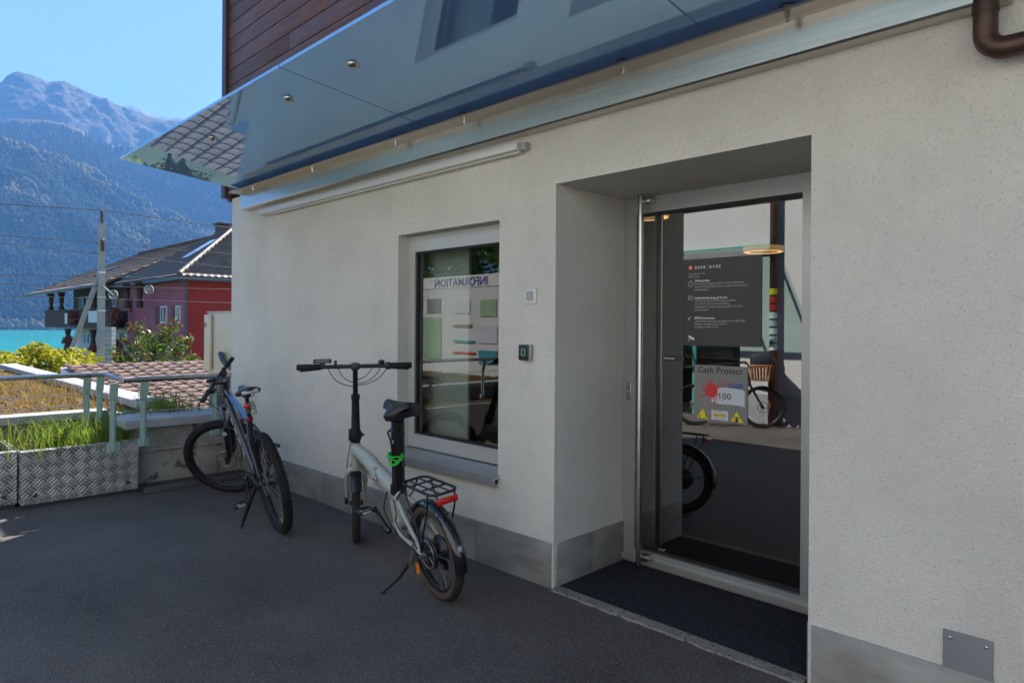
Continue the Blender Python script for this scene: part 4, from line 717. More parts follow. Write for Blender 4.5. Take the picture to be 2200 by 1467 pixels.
# ------------------------------------------------------------------ across the lane (seen in the panes)
OY = -2.9
speckle('opp_stucco', (0.62, 0.62, 0.60), (0.4, 0.4, 0.38), 0.95, 40, 0.68, 0.8, 90, 0.008, 0.08, 0.1)
mat('teal_steel', (0.10, 0.36, 0.33), 0.4, var=0.1, vscale=4); mat('shop_dark', (0.02, 0.03, 0.03), 0.15, spec=0.7); glass('pane_green', (0.55, 0.75, 0.70), 0.03); mat('pipe_red', (0.16, 0.045, 0.035), 0.5); mat('wicker', (0.40, 0.17, 0.05), 0.7, var=0.4, vscale=40, stretch=(1, 1, 0.3)); mat('bag_navy', (0.028, 0.032, 0.048), 0.7, var=0.3, vscale=14)
op = thing('opposite_building', 'white building across the lane with teal framed entrance canopy', 'building', (-6.9, OY, 0)); IO = Matrix.Translation((6.9, -OY, 0))
def opart(name, mb_, m): o = mb_.build(name, m, op); o.matrix_parent_inverse = IO; return o
SX0, SX1, SZ = -6.5, -4.75, 2.35
mb = MB(); xs = [-6.9, SX0, SX1, 7.0]
for i in range(3):
    for z0_, z1_ in ((0, SZ), (SZ, 5.2)):
        if i == 1 and z0_ == 0: continue
        mb.quad((xs[i], OY, z0_), (xs[i + 1], OY, z0_), (xs[i + 1], OY, z1_), (xs[i], OY, z1_))
mb.quad((-6.9, OY, 0), (-6.9, OY, 5.2), (-6.9, OY - 6, 5.2), (-6.9, OY - 6, 0)); mb.quad((-6.9, OY, 5.2), (7, OY, 5.2), (7, OY - 6, 5.2), (-6.9, OY - 6, 5.2)); mb.quad((SX0, OY, 0), (SX0, OY - 1.2, 0), (SX0, OY - 1.2, SZ), (SX0, OY, SZ)); mb.quad((SX1, OY, 0), (SX1, OY - 1.2, 0), (SX1, OY - 1.2, SZ), (SX1, OY, SZ)); mb.quad((SX0, OY, SZ), (SX1, OY, SZ), (SX1, OY - 1.2, SZ), (SX0, OY - 1.2, SZ))
opart('wall', mb, 'opp_stucco'); opart('shop_back', MB().quad((SX0, OY - 1.2, 0), (SX1, OY - 1.2, 0), (SX1, OY - 1.2, SZ), (SX0, OY - 1.2, SZ)), 'shop_dark')
for x in (SX0 + 0.04, SX0 + 0.85, SX1 - 0.04): opart('shop_post', MB().box((x, OY - 0.25, SZ / 2), (0.07, 0.07, SZ)), 'teal_steel')
opart('transom', MB().box(((SX0 + SX1) / 2, OY - 0.25, 2.0), (SX1 - SX0, 0.06, 0.06)), 'teal_steel'); opart('shop_pane', MB().quad((SX1, OY - 0.24, 0), (SX0, OY - 0.24, 0), (SX0, OY - 0.24, SZ), (SX1, OY - 0.24, SZ)), 'pane_green')
opart('wall_plinth', MB().box((1.1, OY + 0.012, 0.22), (11.6, 0.02, 0.44)), 'coping')
q = MB(); opart('notice_panel', MB().box((SX0 + 0.45, OY - 0.21, 1.65), (0.22, 0.01, 0.5)), 'frame_white')
for z, s_ in ((2.62, 0.06), (2.28, 0.05)): opart('canopy_rail', MB().box(((SX0 - .6 + SX1 + .55) / 2, OY + (0.06 if z > 2.5 else 1.0), z), (SX1 - SX0 + 1.15, s_, s_)), 'teal_steel')
for i in range(5): x = SX0 - .55 + i * (SX1 - SX0 + 1.05) / 4; opart('canopy_rib', MB().tube([(x, OY + .06, 2.60), (x, OY + 1.0, 2.28)], 0.02, 6), 'teal_steel')
opart('canopy_pane', MB().quad((SX0 - .6, OY + .06, 2.645), (SX1 + .55, OY + .06, 2.645), (SX1 + .55, OY + 1.0, 2.325), (SX0 - .6, OY + 1.0, 2.325)), 'pane_green')
dpx = -4.2; dp = thing('street_downpipe', 'brown downpipe with stickers on the white wall across the lane', 'pipe', (dpx, OY + 0.09, 0))
MB().tube([(0, 0, 1.0), (0, 0, 5.1)], 0.055, 14).build('pipe', 'copper', dp); MB().tube([(0, 0, 0), (0, 0, 1.0)], 0.068, 14).build('standpipe', 'pipe_red', dp)
for i, m in enumerate(('yellow_print', 'red_print', 'red_print', 'white_print', 'note_print', 'white_print', 'note_print', 'white_print')): MB().lathe([(0.0565, -0.045), (0.0565, 0.045)], (0, 0, 1.95 - i * 0.115), seg=14).build('sticker', m, dp)
# notice board
bx0, bx1, by = -10.6, -7.75, -2.0
ib = thing('information_board', 'wide white information board with map panels across the lane', 'board', (bx0, by, 0)); BWd = bx1 - bx0; FB = Matrix.Rotation(math.pi, 4, 'Z')
mat('board_white', (0.60, 0.61, 0.60), 0.6); mat('map_green', (0.16, 0.33, 0.17), 0.7, var=0.5, vscale=4, dark=(0.35, 0.42, 0.30)); mat('map_lake', (0.05, 0.28, 0.36), 0.6, var=0.2, vscale=2)
MB().box((BWd / 2, 0, 1.42), (BWd, 0.06, 1.75)).build('panel', 'board_white', ib); MB().box((BWd / 2, 0.034, 2.19), (BWd - .02, 0.008, 0.20)).build('header', 'frame_white', ib)
for x in (0.15, BWd - 0.15): MB().box((x, -0.04, 1.1), (0.08, 0.05, 2.2)).build('post', 'alu', ib)
MB().box((BWd / 2, -0.02, 0.28), (BWd, 0.04, 0.5)).build('base_panel', 'dark_paint', ib)
text('INFORMATION', 0.21, 'blue_print', ib, 'lettering', Matrix.Translation((BWd - 0.45, 0.042, 2.115)) @ FB @ FACE, bold=0.003)
for (x, z, w_, h_, m) in ((0.62, 1.20, 1.1, 0.75, 'map_green'), (0.30, 1.25, 0.40, 0.5, 'map_lake'), (1.75, 1.75, 0.4, 0.22, 'note_print'), (0.95, 1.78, 0.4, 0.26, 'plate_grey'), (1.75, 1.42, 0.5, 0.05, 'orange_wood'), (1.8, 1.15, 0.55, 0.04, 'map_lake'), (1.8, 0.95, 0.6, 0.04, 'red_print'), (2.4, 1.72, 0.4, 0.28, 'map_green'), (2.4, 1.28, 0.45, 0.3, 'note_print'), (2.4, 0.9, 0.45, 0.22, 'map_lake')):
    MB().box((x, 0.036 + (0.006 if m == 'map_lake' else 0), z), (w_, 0.010, h_)).build('map_panel', m, ib)
def tree(px, py, zb, h, r, seed, label):
    t = thing('street_tree', label, 'tree', (px, py, zb)); g = np.random.default_rng(seed); MB().tube([(0, 0, 0), (0.06, 0, h * .3), (0, 0.05, h * .6)], [0.16, 0.12, 0.07], 8).build('trunk', 'twig', t); cs = [(g.normal() * r * .45, g.normal() * r * .45, h * .68 + g.normal() * r * .35, r * g.uniform(.4, .65)) for _ in range(12)]
    V = []; F = []; k = 0
    for j, (a, b, c3, rr) in enumerate(cs): v, f = leaves(380, mound((a, b, c3), (rr, rr, rr * .8), .5), 0.09, seed * 20 + j, 1.0); V.append(v); F.append(f + k); k += len(v)
    np_obj('crown', np.concatenate(V), np.concatenate(F), 'bush_leaf', parent=t, kind='stuff')
tree(-13.5, -5.5, -0.1, 5.6, 2.0, 5, 'leafy green tree behind the information board'); tree(-10.2, -5.8, -0.1, 5.0, 1.7, 6, 'round green tree close to the white corner across the lane')
MB().box((-11, -6.2, -0.06), (9, 10, 0.11)).build('lane_ground', 'asphalt', None, kind='structure')

# ------------------------------------------------------------------ mountain beyond the lake
def th_px(px): return ALPHA - np.arctan((1100.0 - np.asarray(px, float)) / FPX)
def sky_te(ctrl):
    px = np.array([c_[0] for c_ in ctrl], float); y = np.array([c_[1] for c_ in ctrl], float); hor = HY + (px - 1100) * math.tan(ROLL); te = (hor - y) / FPX * np.cos(np.arctan((1100 - px) / FPX)); return th_px(px), te
def noise2(x, y, seed, octs=5, s0=1.0):
    g = np.random.default_rng(seed); o = 0; a = 1.0; s_ = s0
    for k in range(octs):
        q = 0
        for j in range(5): d = g.uniform(0, 6.283); q = q + np.sin((x * math.cos(d) + y * math.sin(d)) * s_ * g.uniform(.7, 1.4) + g.uniform(0, 6.283))
        o = o + a * q / 2.2; a *= .52; s_ *= 2.05
    return o
T1, E1 = sky_te([(-3500, 420), (-800, 300), (-300, 300), (0, 306), (60, 314), (110, 335), (170, 350), (230, 385), (290, 432), (400, 475), (500, 505), (900, 560), (1600, 600)])
T2, E2 = sky_te([(-3500, 400), (-400, 255), (0, 268), (60, 262), (140, 276), (200, 300), (300, 325), (420, 352), (500, 370), (900, 420), (1600, 500)])
T3, E3 = sky_te([(-3500, 380), (-900, 300), (-300, 215), (-60, 205), (0, 176), (12, 161), (30, 154), (60, 157), (85, 166), (100, 175), (110, 172), (135, 172), (150, 180), (157, 184), (200, 205), (250, 228), (265, 234), (300, 246), (345, 259), (400, 262), (500, 268), (900, 300), (1600, 420)])
T4, E4 = sky_te([(-3500, 420), (0, 300), (200, 262), (255, 229), (285, 234), (315, 244), (350, 257), (420, 268), (900, 330), (1600, 430)])
rr = np.concatenate([np.linspace(1900, 3000, 56), np.linspace(3010, 3800, 36), np.linspace(3815, 4350, 20), np.linspace(4360, 4760, 44), np.linspace(4800, 7600, 24), np.linspace(7700, 8400, 4)]); tt = np.linspace(R(-50), R(70), 620)
TT, RR = np.meshgrid(tt, rr); XX = -np.cos(TT) * RR; YY = np.sin(TT) * RR
z1 = 1.42 + 3000 * np.interp(TT, T1, E1); z2 = 1.42 + 3800 * np.interp(TT, T2, E2); z3 = 1.42 + 4720 * np.interp(TT, T3, E3); z4 = 1.42 + 7500 * np.interp(TT, T4, E4)
def seg(z_a, z_b, r_a, r_b, p=1.0): f = np.clip((RR - r_a) / (r_b - r_a), 0, 1) ** p; return z_a + (z_b - z_a) * f
Z = np.where(RR < 3000, seg(LAKE - 4, z1, 1960, 3000, 0.9), np.where(RR < 3180, seg(z1, np.minimum(z1 - 25, z2 - 60), 3000, 3180), np.where(RR < 3800, seg(np.minimum(z1 - 25, z2 - 60), z2, 3180, 3800), np.where(RR < 4330, seg(z2, z2 + (z3 - z2) * .22, 3800, 4330), np.where(RR < 4720, seg(z2 + (z3 - z2) * .22, z3, 4330, 4720, 0.7), np.where(RR < 5600, seg(z3, z3 - 400, 4720, 5600), np.where(RR < 7500, seg(z3 - 400, z4, 5600, 7500, 1.4), seg(z4, z4 - 200, 7500, 8400))))))))
wgt = np.clip((RR - 2000) / 400, 0, 1) * np.where(np.abs(RR - 4720) < 60, 0.25, 1.0) * np.where(RR > 5600, 1.4, 1.0)
Z = Z + wgt * (22 * noise2(XX, YY, 3, 5, 0.008) + np.where((RR > 4330) & (RR < 4720), 14 * noise2(XX * 2.2, YY * 2.2, 9, 4, 0.02), 0) + np.where((RR < 3000) & (RR > 2200), 16 * noise2(XX, YY, 5, 3, 0.02), 0))
nr, nc = TT.shape; V = np.stack([XX, YY, Z], -1).reshape(-1, 3); idx = np.arange(nr * nc).reshape(nr, nc); F = np.stack([idx[:-1, :-1], idx[:-1, 1:], idx[1:, 1:], idx[1:, :-1]], -1).reshape(-1, 4)
def mountain_mat():
    m = mat('mountain', (0.1, 0.1, 0.1), 0.95, spec=0.1); n = m.node_tree.nodes; l = m.node_tree.links; b = n['Principled BSDF']; tc = n['Texture Coordinate']
    geo = n.new('ShaderNodeNewGeometry'); sp_ = n.new('ShaderNodeSeparateXYZ'); l.new(geo.outputs['True Normal'], sp_.inputs[0]); ps = n.new('ShaderNodeSeparateXYZ'); l.new(tc.outputs['Object'], ps.inputs[0])
    def nz(s_, st, det=6):
        mp = n.new('ShaderNodeMapping'); mp.inputs['Scale'].default_value = st; l.new(tc.outputs['Object'], mp.inputs[0]); t = n.new('ShaderNodeTexNoise'); t.inputs['Scale'].default_value = s_; t.inputs['Detail'].default_value = det; t.inputs['Roughness'].default_value = .65; l.new(mp.outputs[0], t.inputs[0]); return t.outputs[0]
    def mixc(f, a, bb):
        x = n.new('ShaderNodeMix'); x.data_type = 'RGBA'; l.new(f, x.inputs[0])
        for i, q in ((6, a), (7, bb)):
            if isinstance(q, tuple): x.inputs[i].default_value = (*q, 1)
            else: l.new(q, x.inputs[i])
        return x.outputs[2]
    def rng_(s_, a, bb):
        x = n.new('ShaderNodeMapRange'); x.inputs[1].default_value = a; x.inputs[2].default_value = bb; l.new(s_, x.inputs[0]); return x.outputs[0]
    rock = mixc(rng_(nz(0.012, (0.35, 0.35, 2.2)), .35, .65), (0.06, 0.057, 0.055), (0.18, 0.17, 0.155)); grass = mixc(rng_(nz(0.006, (1, 1, 1)), .4, .6), (0.06, 0.063, 0.03), (0.20, 0.13, 0.065)); forest = mixc(rng_(nz(0.02, (1, 1, 1)), .4, .6), (0.012, 0.02, 0.012), (0.03, 0.038, 0.018))  # rock tones darkened to stand in for shade on the backlit face
    def mul(a, bb):
        x = n.new('ShaderNodeMath'); x.operation = 'MULTIPLY'; l.new(a, x.inputs[0]); l.new(bb, x.inputs[1]); return x.outputs[0]
    hi = rng_(ps.outputs[2], 720, 860); low = mixc(rng_(nz(0.004, (1, 1, 1.5)), .60, .66), forest, (0.30, 0.29, 0.27)); base = mixc(hi, low, grass); steep = rng_(sp_.outputs[2], 0.74, 0.60); c0 = mixc(mul(steep, hi), base, rock)
    snow = mul(rng_(nz(0.006, (1, 1, 1)), .42, .55), rng_(ps.outputs[2], 2000, 2300)); c0 = mixc(snow, c0, (0.75, 0.77, 0.8)); l.new(c0, b.inputs['Base Color']); bp = n.new('ShaderNodeBump'); bp.inputs['Strength'].default_value = 1.0; bp.inputs['Distance'].default_value = 45.0; l.new(nz(0.016, (1, 1, 0.45), 8), bp.inputs['Height']); l.new(bp.outputs[0], b.inputs['Normal'])
mountain_mat()
mo = np_obj('mountain', V, F, 'mountain', kind='structure'); mo.data.polygons.foreach_set('use_smooth', [True] * len(F))
# forest: one cone or one lumpy crown per tree, joined
def zat(th, r):
    i = np.clip((np.searchsorted(rr, r) - 1), 0, nr - 2); j = np.clip(((th - tt[0]) / (tt[1] - tt[0])).astype(int), 0, nc - 2); f = (r - rr[i]) / (rr[i + 1] - rr[i]); return Z[i, j] * (1 - f) + Z[i + 1, j] * f
def forest(name, n, th0, th1, r0, r1, hmin, hmax, wr, conif, m, seed, label, dens=None):
    g = np.random.default_rng(seed); th = g.uniform(th0, th1, n); r = np.sqrt(g.uniform(r0 ** 2, r1 ** 2, n))
    if dens is not None: k = g.random(n) < dens(th, r); th, r = th[k], r[k]
    n = len(th); z = zat(th, r); h = g.uniform(hmin, hmax, n); X = -np.cos(th) * r; Y = np.sin(th) * r; rad = h * wr * g.uniform(.8, 1.2, n); S_ = 6; a = np.arange(S_) * 2 * np.pi / S_
    rings = [(0.05, 1.0), (1.0, 0.02)] if conif else [(0.05, .55), (.35, 1.0), (.75, .8), (1.0, .15)]; Vs = []
    for zf, rf in rings: ra = rad[:, None] * rf * (1 + (0 if conif else .3) * g.normal(size=(n, S_))); Vs.append(np.stack([X[:, None] + np.cos(a) * ra, Y[:, None] + np.sin(a) * ra, np.repeat((z + h * zf)[:, None], S_, 1) - 2], -1))
    Vt = np.concatenate([v[:, None] for v in Vs], 1); nl = len(rings); base = (np.arange(n) * nl * S_)[:, None, None]; k = np.arange(S_); F_ = np.concatenate([np.stack([l_ * S_ + k, l_ * S_ + (k + 1) % S_, (l_ + 1) * S_ + (k + 1) % S_, (l_ + 1) * S_ + k], -1) for l_ in range(nl - 1)], 0)
    np_obj(name, Vt.reshape(-1, 3), (base + F_[None]).reshape(-1, 4), m, label=label, cat='forest', kind='stuff')
mat('conifer', (0.012, 0.020, 0.014), 0.9, var=0.5, vscale=0.012, spec=0.1); mat('autumn_sunlit_tree', (0.15, 0.115, 0.04), 0.9, var=0.6, vscale=0.02, dark=(0.06, 0.07, 0.025), spec=0.1, trans=0.25); mat('shaded_broadleaf', (0.016, 0.025, 0.014), 0.9, var=0.5, vscale=0.012, spec=0.1)  # slope shade is put into the dark conifer and leafy tree colours
ta, tb = float(th_px(-260)), float(th_px(640))
forest('conifer_forest', 9000, ta, tb, 3200, 3850, 18, 34, .17, True, 'conifer', 1, 'dark conifer forest below the cliffs across the lake'); forest('slope_forest', 27000, ta, tb, 1990, 2985, 9, 18, .38, False, 'shaded_broadleaf', 2, 'leafy forest coloured dark for shade on the slope above the lake')
forest('autumn_trees', 900, ta, tb, 2930, 3010, 14, 26, .42, False, 'autumn_sunlit_tree', 3, 'yellow and orange trees along the sunlit spur across the lake'); forest('sunlit_clumps', 5200, ta, tb, 2100, 2960, 14, 28, .42, False, 'autumn_sunlit_tree', 4, 'tree clumps coloured pale for sunlight, scattered over the darkened slope', lambda th, r: (noise2(-np.cos(th) * r, np.sin(th) * r, 8, 3, 0.011) > 1.25).astype(float))  # clumps take the paler autumn tone as painted sunlight
forest('shore_trees', 500, ta, tb, 1962, 1985, 10, 18, .42, False, 'autumn_sunlit_tree', 6, 'row of small trees along the far lake shore')
# air between here and the mountain
HZ = bpy.data.materials.new('haze_air'); HZ.use_nodes = True; n = HZ.node_tree.nodes; n.remove(n['Principled BSDF']); pv = n.new('ShaderNodeVolumePrincipled'); pv.inputs['Color'].default_value = (0.17, 0.44, 1.0, 1); pv.inputs['Density'].default_value = 1.4e-4; pv.inputs['Anisotropy'].default_value = 0.0; HZ.node_tree.links.new(pv.outputs[0], n['Material Output'].inputs['Volume']); M['haze_air'] = HZ
zmax = float(Z.max()) + 60
MB().box((-4500, 0, (zmax - 40) / 2), (10400, 19000, zmax + 40)).build('haze', 'haze_air', None, kind='stuff')

# ------------------------------------------------------------------ bicycles
mat('rubber', (0.018, 0.018, 0.019), 0.75, var=0.3, vscale=20, spec=0.3); mat('rubber_dusty', (0.035, 0.030, 0.026), 0.85, var=0.35, vscale=16, spec=0.2); mat('tan_wall', (0.085, 0.060, 0.042), 0.85, var=0.35, vscale=14); mat('black_satin', (0.013, 0.013, 0.014), 0.38); mat('black_gloss', (0.010, 0.010, 0.011), 0.15, coat=0.5)
mat('chrome', (0.62, 0.62, 0.61), 0.16, metal=1.0); mat('spoke_steel', (0.30, 0.30, 0.30), 0.35, metal=1.0); mat('dull_steel', (0.32, 0.31, 0.29), 0.38, metal=0.9); mat('sage_paint', (0.37, 0.39, 0.345), 0.38, coat=0.25, var=0.04, vscale=4); mat('blue_decal', (0.035, 0.12, 0.36), 0.3, coat=0.6); mat('frame_grey', (0.055, 0.058, 0.065), 0.28, metal=0.5, coat=0.5)
mat('red_lens', (0.60, 0.012, 0.012), 0.2, coat=0.5); mat('orange_lens', (0.75, 0.22, 0.02), 0.3); mat('green_cable', (0.02, 0.55, 0.04), 0.4); mat('screen', (0.10, 0.13, 0.11), 0.1); mat('saddle_black', (0.014, 0.014, 0.015), 0.42); mat('white_decal', (0.55, 0.55, 0.53), 0.4); mat('clear_lens', (0.45, 0.46, 0.45), 0.15)
AY = Vector((0, 1, 0))
def wheel(root, c0, R_, tyre_r, rim_r, T, tyre_m, nsp, hub_r, hub_w, knobs=False, side_m=None, disc=None, hub_m='black_satin', phase=0.0):
    """wheel about the Y axis at c0, moved by T (steering); rim is the part, the rest its sub-parts"""
    C = Vector(c0); rim = MB(T).lathe([(rim_r - 0.016, -0.004), (rim_r - 0.014, -0.011), (rim_r + 0.004, -0.013), (rim_r + 0.008, -0.010), (rim_r + 0.008, 0.010), (rim_r + 0.004, 0.013), (rim_r - 0.014, 0.011), (rim_r - 0.016, 0.004)], C, AY, 56, closed_prof=True).build('wheel', 'black_satin', root)
    tr_ = R_ - tyre_r; pr = [(tr_ + math.cos(a) * tyre_r * (1.0 if math.cos(a) > -.3 else .85), math.sin(a) * tyre_r) for a in [2 * math.pi * i / 14 for i in range(14)]]
    ty = MB(T).lathe(pr, C, AY, 64, closed_prof=True).build('tyre', tyre_m, rim)
    if side_m:
        for s_ in (-1, 1): MB(T).lathe([(tr_ + math.cos(a) * (tyre_r + .0012), s_ * math.sin(a) * (tyre_r + .0012)) for a in (1.15, 1.5, 1.9, 2.3)], C, AY, 64).build('sidewall', side_m, rim)
    kb = MB(T); nk = 64 if knobs else 72
    for i in range(nk):
        a = 2 * math.pi * i / nk; rows = ((-0.8, .0), (-.28, .5), (.28, .5), (.8, .0)) if knobs else ((-.5, 0), (.5, .5))
        for t_, off in rows:
            aa = a + off * 2 * math.pi / nk; d = Vector((math.cos(aa), 0, math.sin(aa))); tg = Vector((-math.sin(aa), 0, math.cos(aa))); nn = d * math.cos(t_) + AY * math.sin(t_); sd = AY * math.cos(t_) - d * math.sin(t_); p = C + d * tr_ + nn * (tyre_r + (.001 if knobs else -.0005)); hx_, hy_, hz_ = (.0085, .0065, .0042) if knobs else (.0095, .011, .0012); tw_ = tg if knobs else (tg * .75 + sd * (.66 if t_ > 0 else -.66)).normalized(); sd2 = nn.cross(tw_)
            kb.add([p + tw_ * (hx_ * a_) + sd2 * (hy_ * b_) + nn * (hz_ * c3) for a_ in (-1, 1) for b_ in (-1, 1) for c3 in (-1, 1)], [(0, 1, 3, 2), (4, 6, 7, 5), (0, 4, 5, 1), (2, 3, 7, 6), (1, 5, 7, 3)])
    kb.build('tread', tyre_m, rim, kind='stuff')
    MB(T).lathe([(0.006, -hub_w - .012), (0.011, -hub_w - .006), (hub_r, -hub_w), (hub_r, -hub_w + .006), (hub_r * .62, -hub_w + .012), (hub_r * .62, hub_w - .012), (hub_r, hub_w - .006), (hub_r, hub_w), (0.011, hub_w + .006), (0.006, hub_w + .012)], C, AY, 24).build('hub', hub_m, rim)
    sm = None
    for i in range(nsp):
        a = 2 * math.pi * i / nsp + phase; s_ = 1 if i % 2 else -1; b = a + (0.45 if (i // 2) % 2 else -0.45) * (0.75 if hub_r > .03 else 1.5)
        MB(T).tube([C + Vector((math.cos(b) * hub_r * .92, s_ * (hub_w - .004), math.sin(b) * hub_r * .92)), C + Vector((math.cos(a) * (rim_r - .012), s_ * .002, math.sin(a) * (rim_r - .012)))], 0.0012, 4, caps=False).build('spoke', 'spoke_steel', rim)
    if disc:
        y, r_ = disc; dm = MB(T).lathe([(r_ - .014, y - .001), (r_, y - .001), (r_, y + .001), (r_ - .014, y + .001)], C, AY, 36, closed_prof=True)
        for i in range(6): a = i * math.pi / 3; dm.tube([C + Vector((.02 * math.cos(a), y, .02 * math.sin(a))), C + Vector(((r_ - .012) * math.cos(a + .5), y, (r_ - .012) * math.sin(a + .5)))], .0035, 4)
        dm.build('brake_disc', 'dull_steel', rim)
    MB(T).tube([C + Vector((math.cos(phase + 4.2) * (rim_r - .014), .012, math.sin(phase + 4.2) * (rim_r - .014))), C + Vector((math.cos(phase + 4.2) * (rim_r - .05), .012, math.sin(phase + 4.2) * (rim_r - .05)))], .0025, 5).build('valve', 'chrome', rim)
    return rim
def pedal(root, c0, T=I4, m='black_satin'):
    C = Vector(c0); rail_ = MB(T)
    for s_ in (-1, 1): rail_.box(C + Vector((s_ * .036, 0, 0)), (.012, .10, .02), bev=.003)
    rail_.box(C + Vector((0, .044, 0)), (.075, .012, .018)).box(C + Vector((0, -.044, 0)), (.075, .012, .018)).cyl(C - AY * .055, C + AY * .05, .009, 10)
    o = rail_.build('pedal', m, root); MB(T).box(C + Vector((0, 0, 0)), (.045, .062, .013), bev=.003).build('pedal_plate', 'chrome', o)
    for s_ in (-1, 1): MB(T).box(C + Vector((s_ * .0435, 0, 0)), (.003, .05, .011)).build('reflector', 'clear_lens', o)
    return o
def crank(root, bb, ang, r_, side, T=I4, off=.075):
    e = Vector(bb) + Vector((math.cos(ang) * r_, side * (off + .012), math.sin(ang) * r_)); b0 = Vector(bb) + AY * side * off
    MB(T).tube([b0, b0.lerp(e, .5), e], [.017, .0125, .0135], 10, sy=.62, up=(0, 1, 0)).lathe([(0, -.014), (.018, -.012), (.018, .012), (0, .014)], b0, AY, 16).build('crank_arm', 'black_gloss', root); pedal(root, e + AY * side * .065, T)
def saddle(root, c0, L, wdt, tilt, m='saddle_black', wide=1.0, T=I4):
    """nose forward (+x)"""
    C = Vector(c0); rows = []; n = 15; A = T @ Matrix.Translation(C) @ Matrix.Rotation(tilt, 4, 'Y')
    for i in range(n):
        t = i / (n - 1); x = -L * .5 + L * t; hw = wdt / 2 * (math.sin(min(1, (t + .10) / .38) * math.pi / 2) if t < .30 else (.30 + .70 * max(0, 1 - (t - .30) / .5) ** 1.4)); end = min(1, math.sqrt(max(0, t / .10)), math.sqrt(max(0, (1 - t) / .08))); hw = max(hw * max(end, .25), .012); top = .022 + .008 * max(0, 1 - t / .3) - .006 * math.sin(t * 3.14) - .012 * max(0, (t - .85) / .15) ** 2; dp_ = .045 * wide * (1 - .55 * t) * max(end, .35)
        rows.append([(x, hw * math.sin(a), top - .02 * wide * (abs(math.sin(a)) ** 2.5) * 1.2 + (0 if abs(a) < 1.571 else -dp_) - .004 * math.cos(a * 2) * (abs(a) < .7)) for a in [(-1 + 2 * k / 12) * 1.57 for k in range(13)]] + [(x, hw * .9 * s_, top - dp_) for s_ in (1, .5, -.5, -1)])
    k = len(rows[0]); vs = [p for r_ in rows for p in r_]; fs = [(i * k + j, i * k + (j + 1) % k, (i + 1) * k + (j + 1) % k, (i + 1) * k + j) for i in range(n - 1) for j in range(k)] + [tuple(range(k)), tuple(range((n - 1) * k, n * k))]
    o = MB(A).add(vs, fs, True).build('saddle', m, root)
    for s_ in (-1, 1): MB(A).tube(smooth_path([(-L * .36, s_ * wdt * .2, -.02), (-L * .25, s_ * .022, -.055), (L * .12, s_ * .022, -.055), (L * .36, s_ * .01, -.015)], 4), .0035, 6).build('saddle_rail', 'dull_steel', o)
    return o
def bike_frame_at(Rp, Fp, wb, lean):
    d = (Fp - Rp); d.z = 0; h = math.atan2(d.y, d.x); mid = (Rp + Fp) / 2; u = d.normalized(); r0_ = mid - u * wb / 2
    return Matrix.Translation((r0_.x, r0_.y, 0.0)) @ Matrix.Rotation(h, 4, 'Z') @ Matrix.Rotation(-lean, 4, 'X')
def steer(p0, head_ang, th):
    ax = Vector((-math.cos(head_ang), 0, math.sin(head_ang))); p = Vector(p0); return Matrix.Translation(p) @ Matrix.Rotation(th, 4, ax) @ Matrix.Translation(-p)

# ---- folding e-bike
WBF = 1.13; rF, fF = on_z(948, 1284), on_z(766, 1161)
fb = thing('folding_bike', 'sage grey folding bicycle with black seat post, rear rack and green cable lock', 'bicycle', T=bike_frame_at(rF, fF, WBF, R(8.0)))
HA = R(73); ST = steer((WBF - .165, 0, .55), HA, R(-23)); Rw = .252
wheel(fb, (0, 0, Rw), Rw, .027, .203, I4, 'rubber_dusty', 28, .080, .034, side_m='tan_wall', disc=(.052, .08), phase=.3)
wheel(fb, (WBF, 0, Rw), Rw, .026, .203, ST, 'rubber_dusty', 20, .018, .038, disc=(.045, .08), phase=.1)
hb_, hh = Vector((WBF - .165, 0, .535)), Vector((WBF - .21, 0, .70))
beam = [(WBF - .19, 0, .645), (WBF - .33, 0, .615), (WBF - .52, 0, .545), (.40, 0, .49), (.33, 0, .46)]
MB().tube(beam, [.042, .048, .050, .050, .045], 16, sx=1.25, sy=.86).tube([(.445, 0, .50), (.395, 0, .30), (.42, 0, .27)], [.034, .036, .03], 14).tube([(.36, 0, .53), (.385, 0, .30)], [.036, .038], 14).tube([hb_ - (hh - hb_) * .05, hh], .030, 16).cyl((.40, -.045, .285), (.40, .045, .285), .028, 16).build('frame', 'sage_paint', fb)
for s_ in (-1, 1):
    MB().tube([(.385, s_ * .030, .32), (.28, s_ * .052, .285), (.03, s_ * .066, .255), (0, s_ * .066, Rw)], [.017, .016, .013, .010], 10).build('chain_stay', 'sage_paint', fb); MB().tube([(.345, s_ * .028, .47), (.24, s_ * .052, .425), (.03, s_ * .066, .268)], [.014, .013, .010], 10).build('seat_stay', 'sage_paint', fb)
    MB().box((0, s_ * .067, Rw - .004), (.05, .008, .04), bev=.003).cyl((0, s_ * .058, Rw), (0, s_ * .095, Rw), .011, 8).build('dropout', 'dull_steel', fb)
MB().box((WBF - .535, .045, .55), (.07, .016, .05), bev=.006).box((WBF - .55, .055, .545), (.10, .012, .016), bev=.005, T=None).cyl((WBF - .535, 0.03, .505), (WBF - .535, .03, .60), .012, 10).build('hinge_latch', 'sage_paint', fb); MB().box((WBF - .58, .0625, .548), (.022, .004, .008)).build('latch_mark', 'red_lens', fb)
dv = Vector(beam[2]) - Vector(beam[1]); an = -math.atan2(-dv.z, -dv.x)
text('T WHEELS', .042, 'black_print', fb, 'lettering', Matrix.Translation((WBF - .26, .0480, .613)) @ Matrix.Rotation(an, 4, 'Y') @ Matrix.Rotation(math.pi, 4, 'Z') @ FACE @ Matrix.Rotation(0, 4, 'Z'), spacing=1.1, bold=.0006)
text('T WHEELS', .042, 'black_print', fb, 'lettering', Matrix.Translation((WBF - .53, -.0480, .535)) @ Matrix.Rotation(an, 4, 'Y') @ FACE, spacing=1.1, bold=.0006)
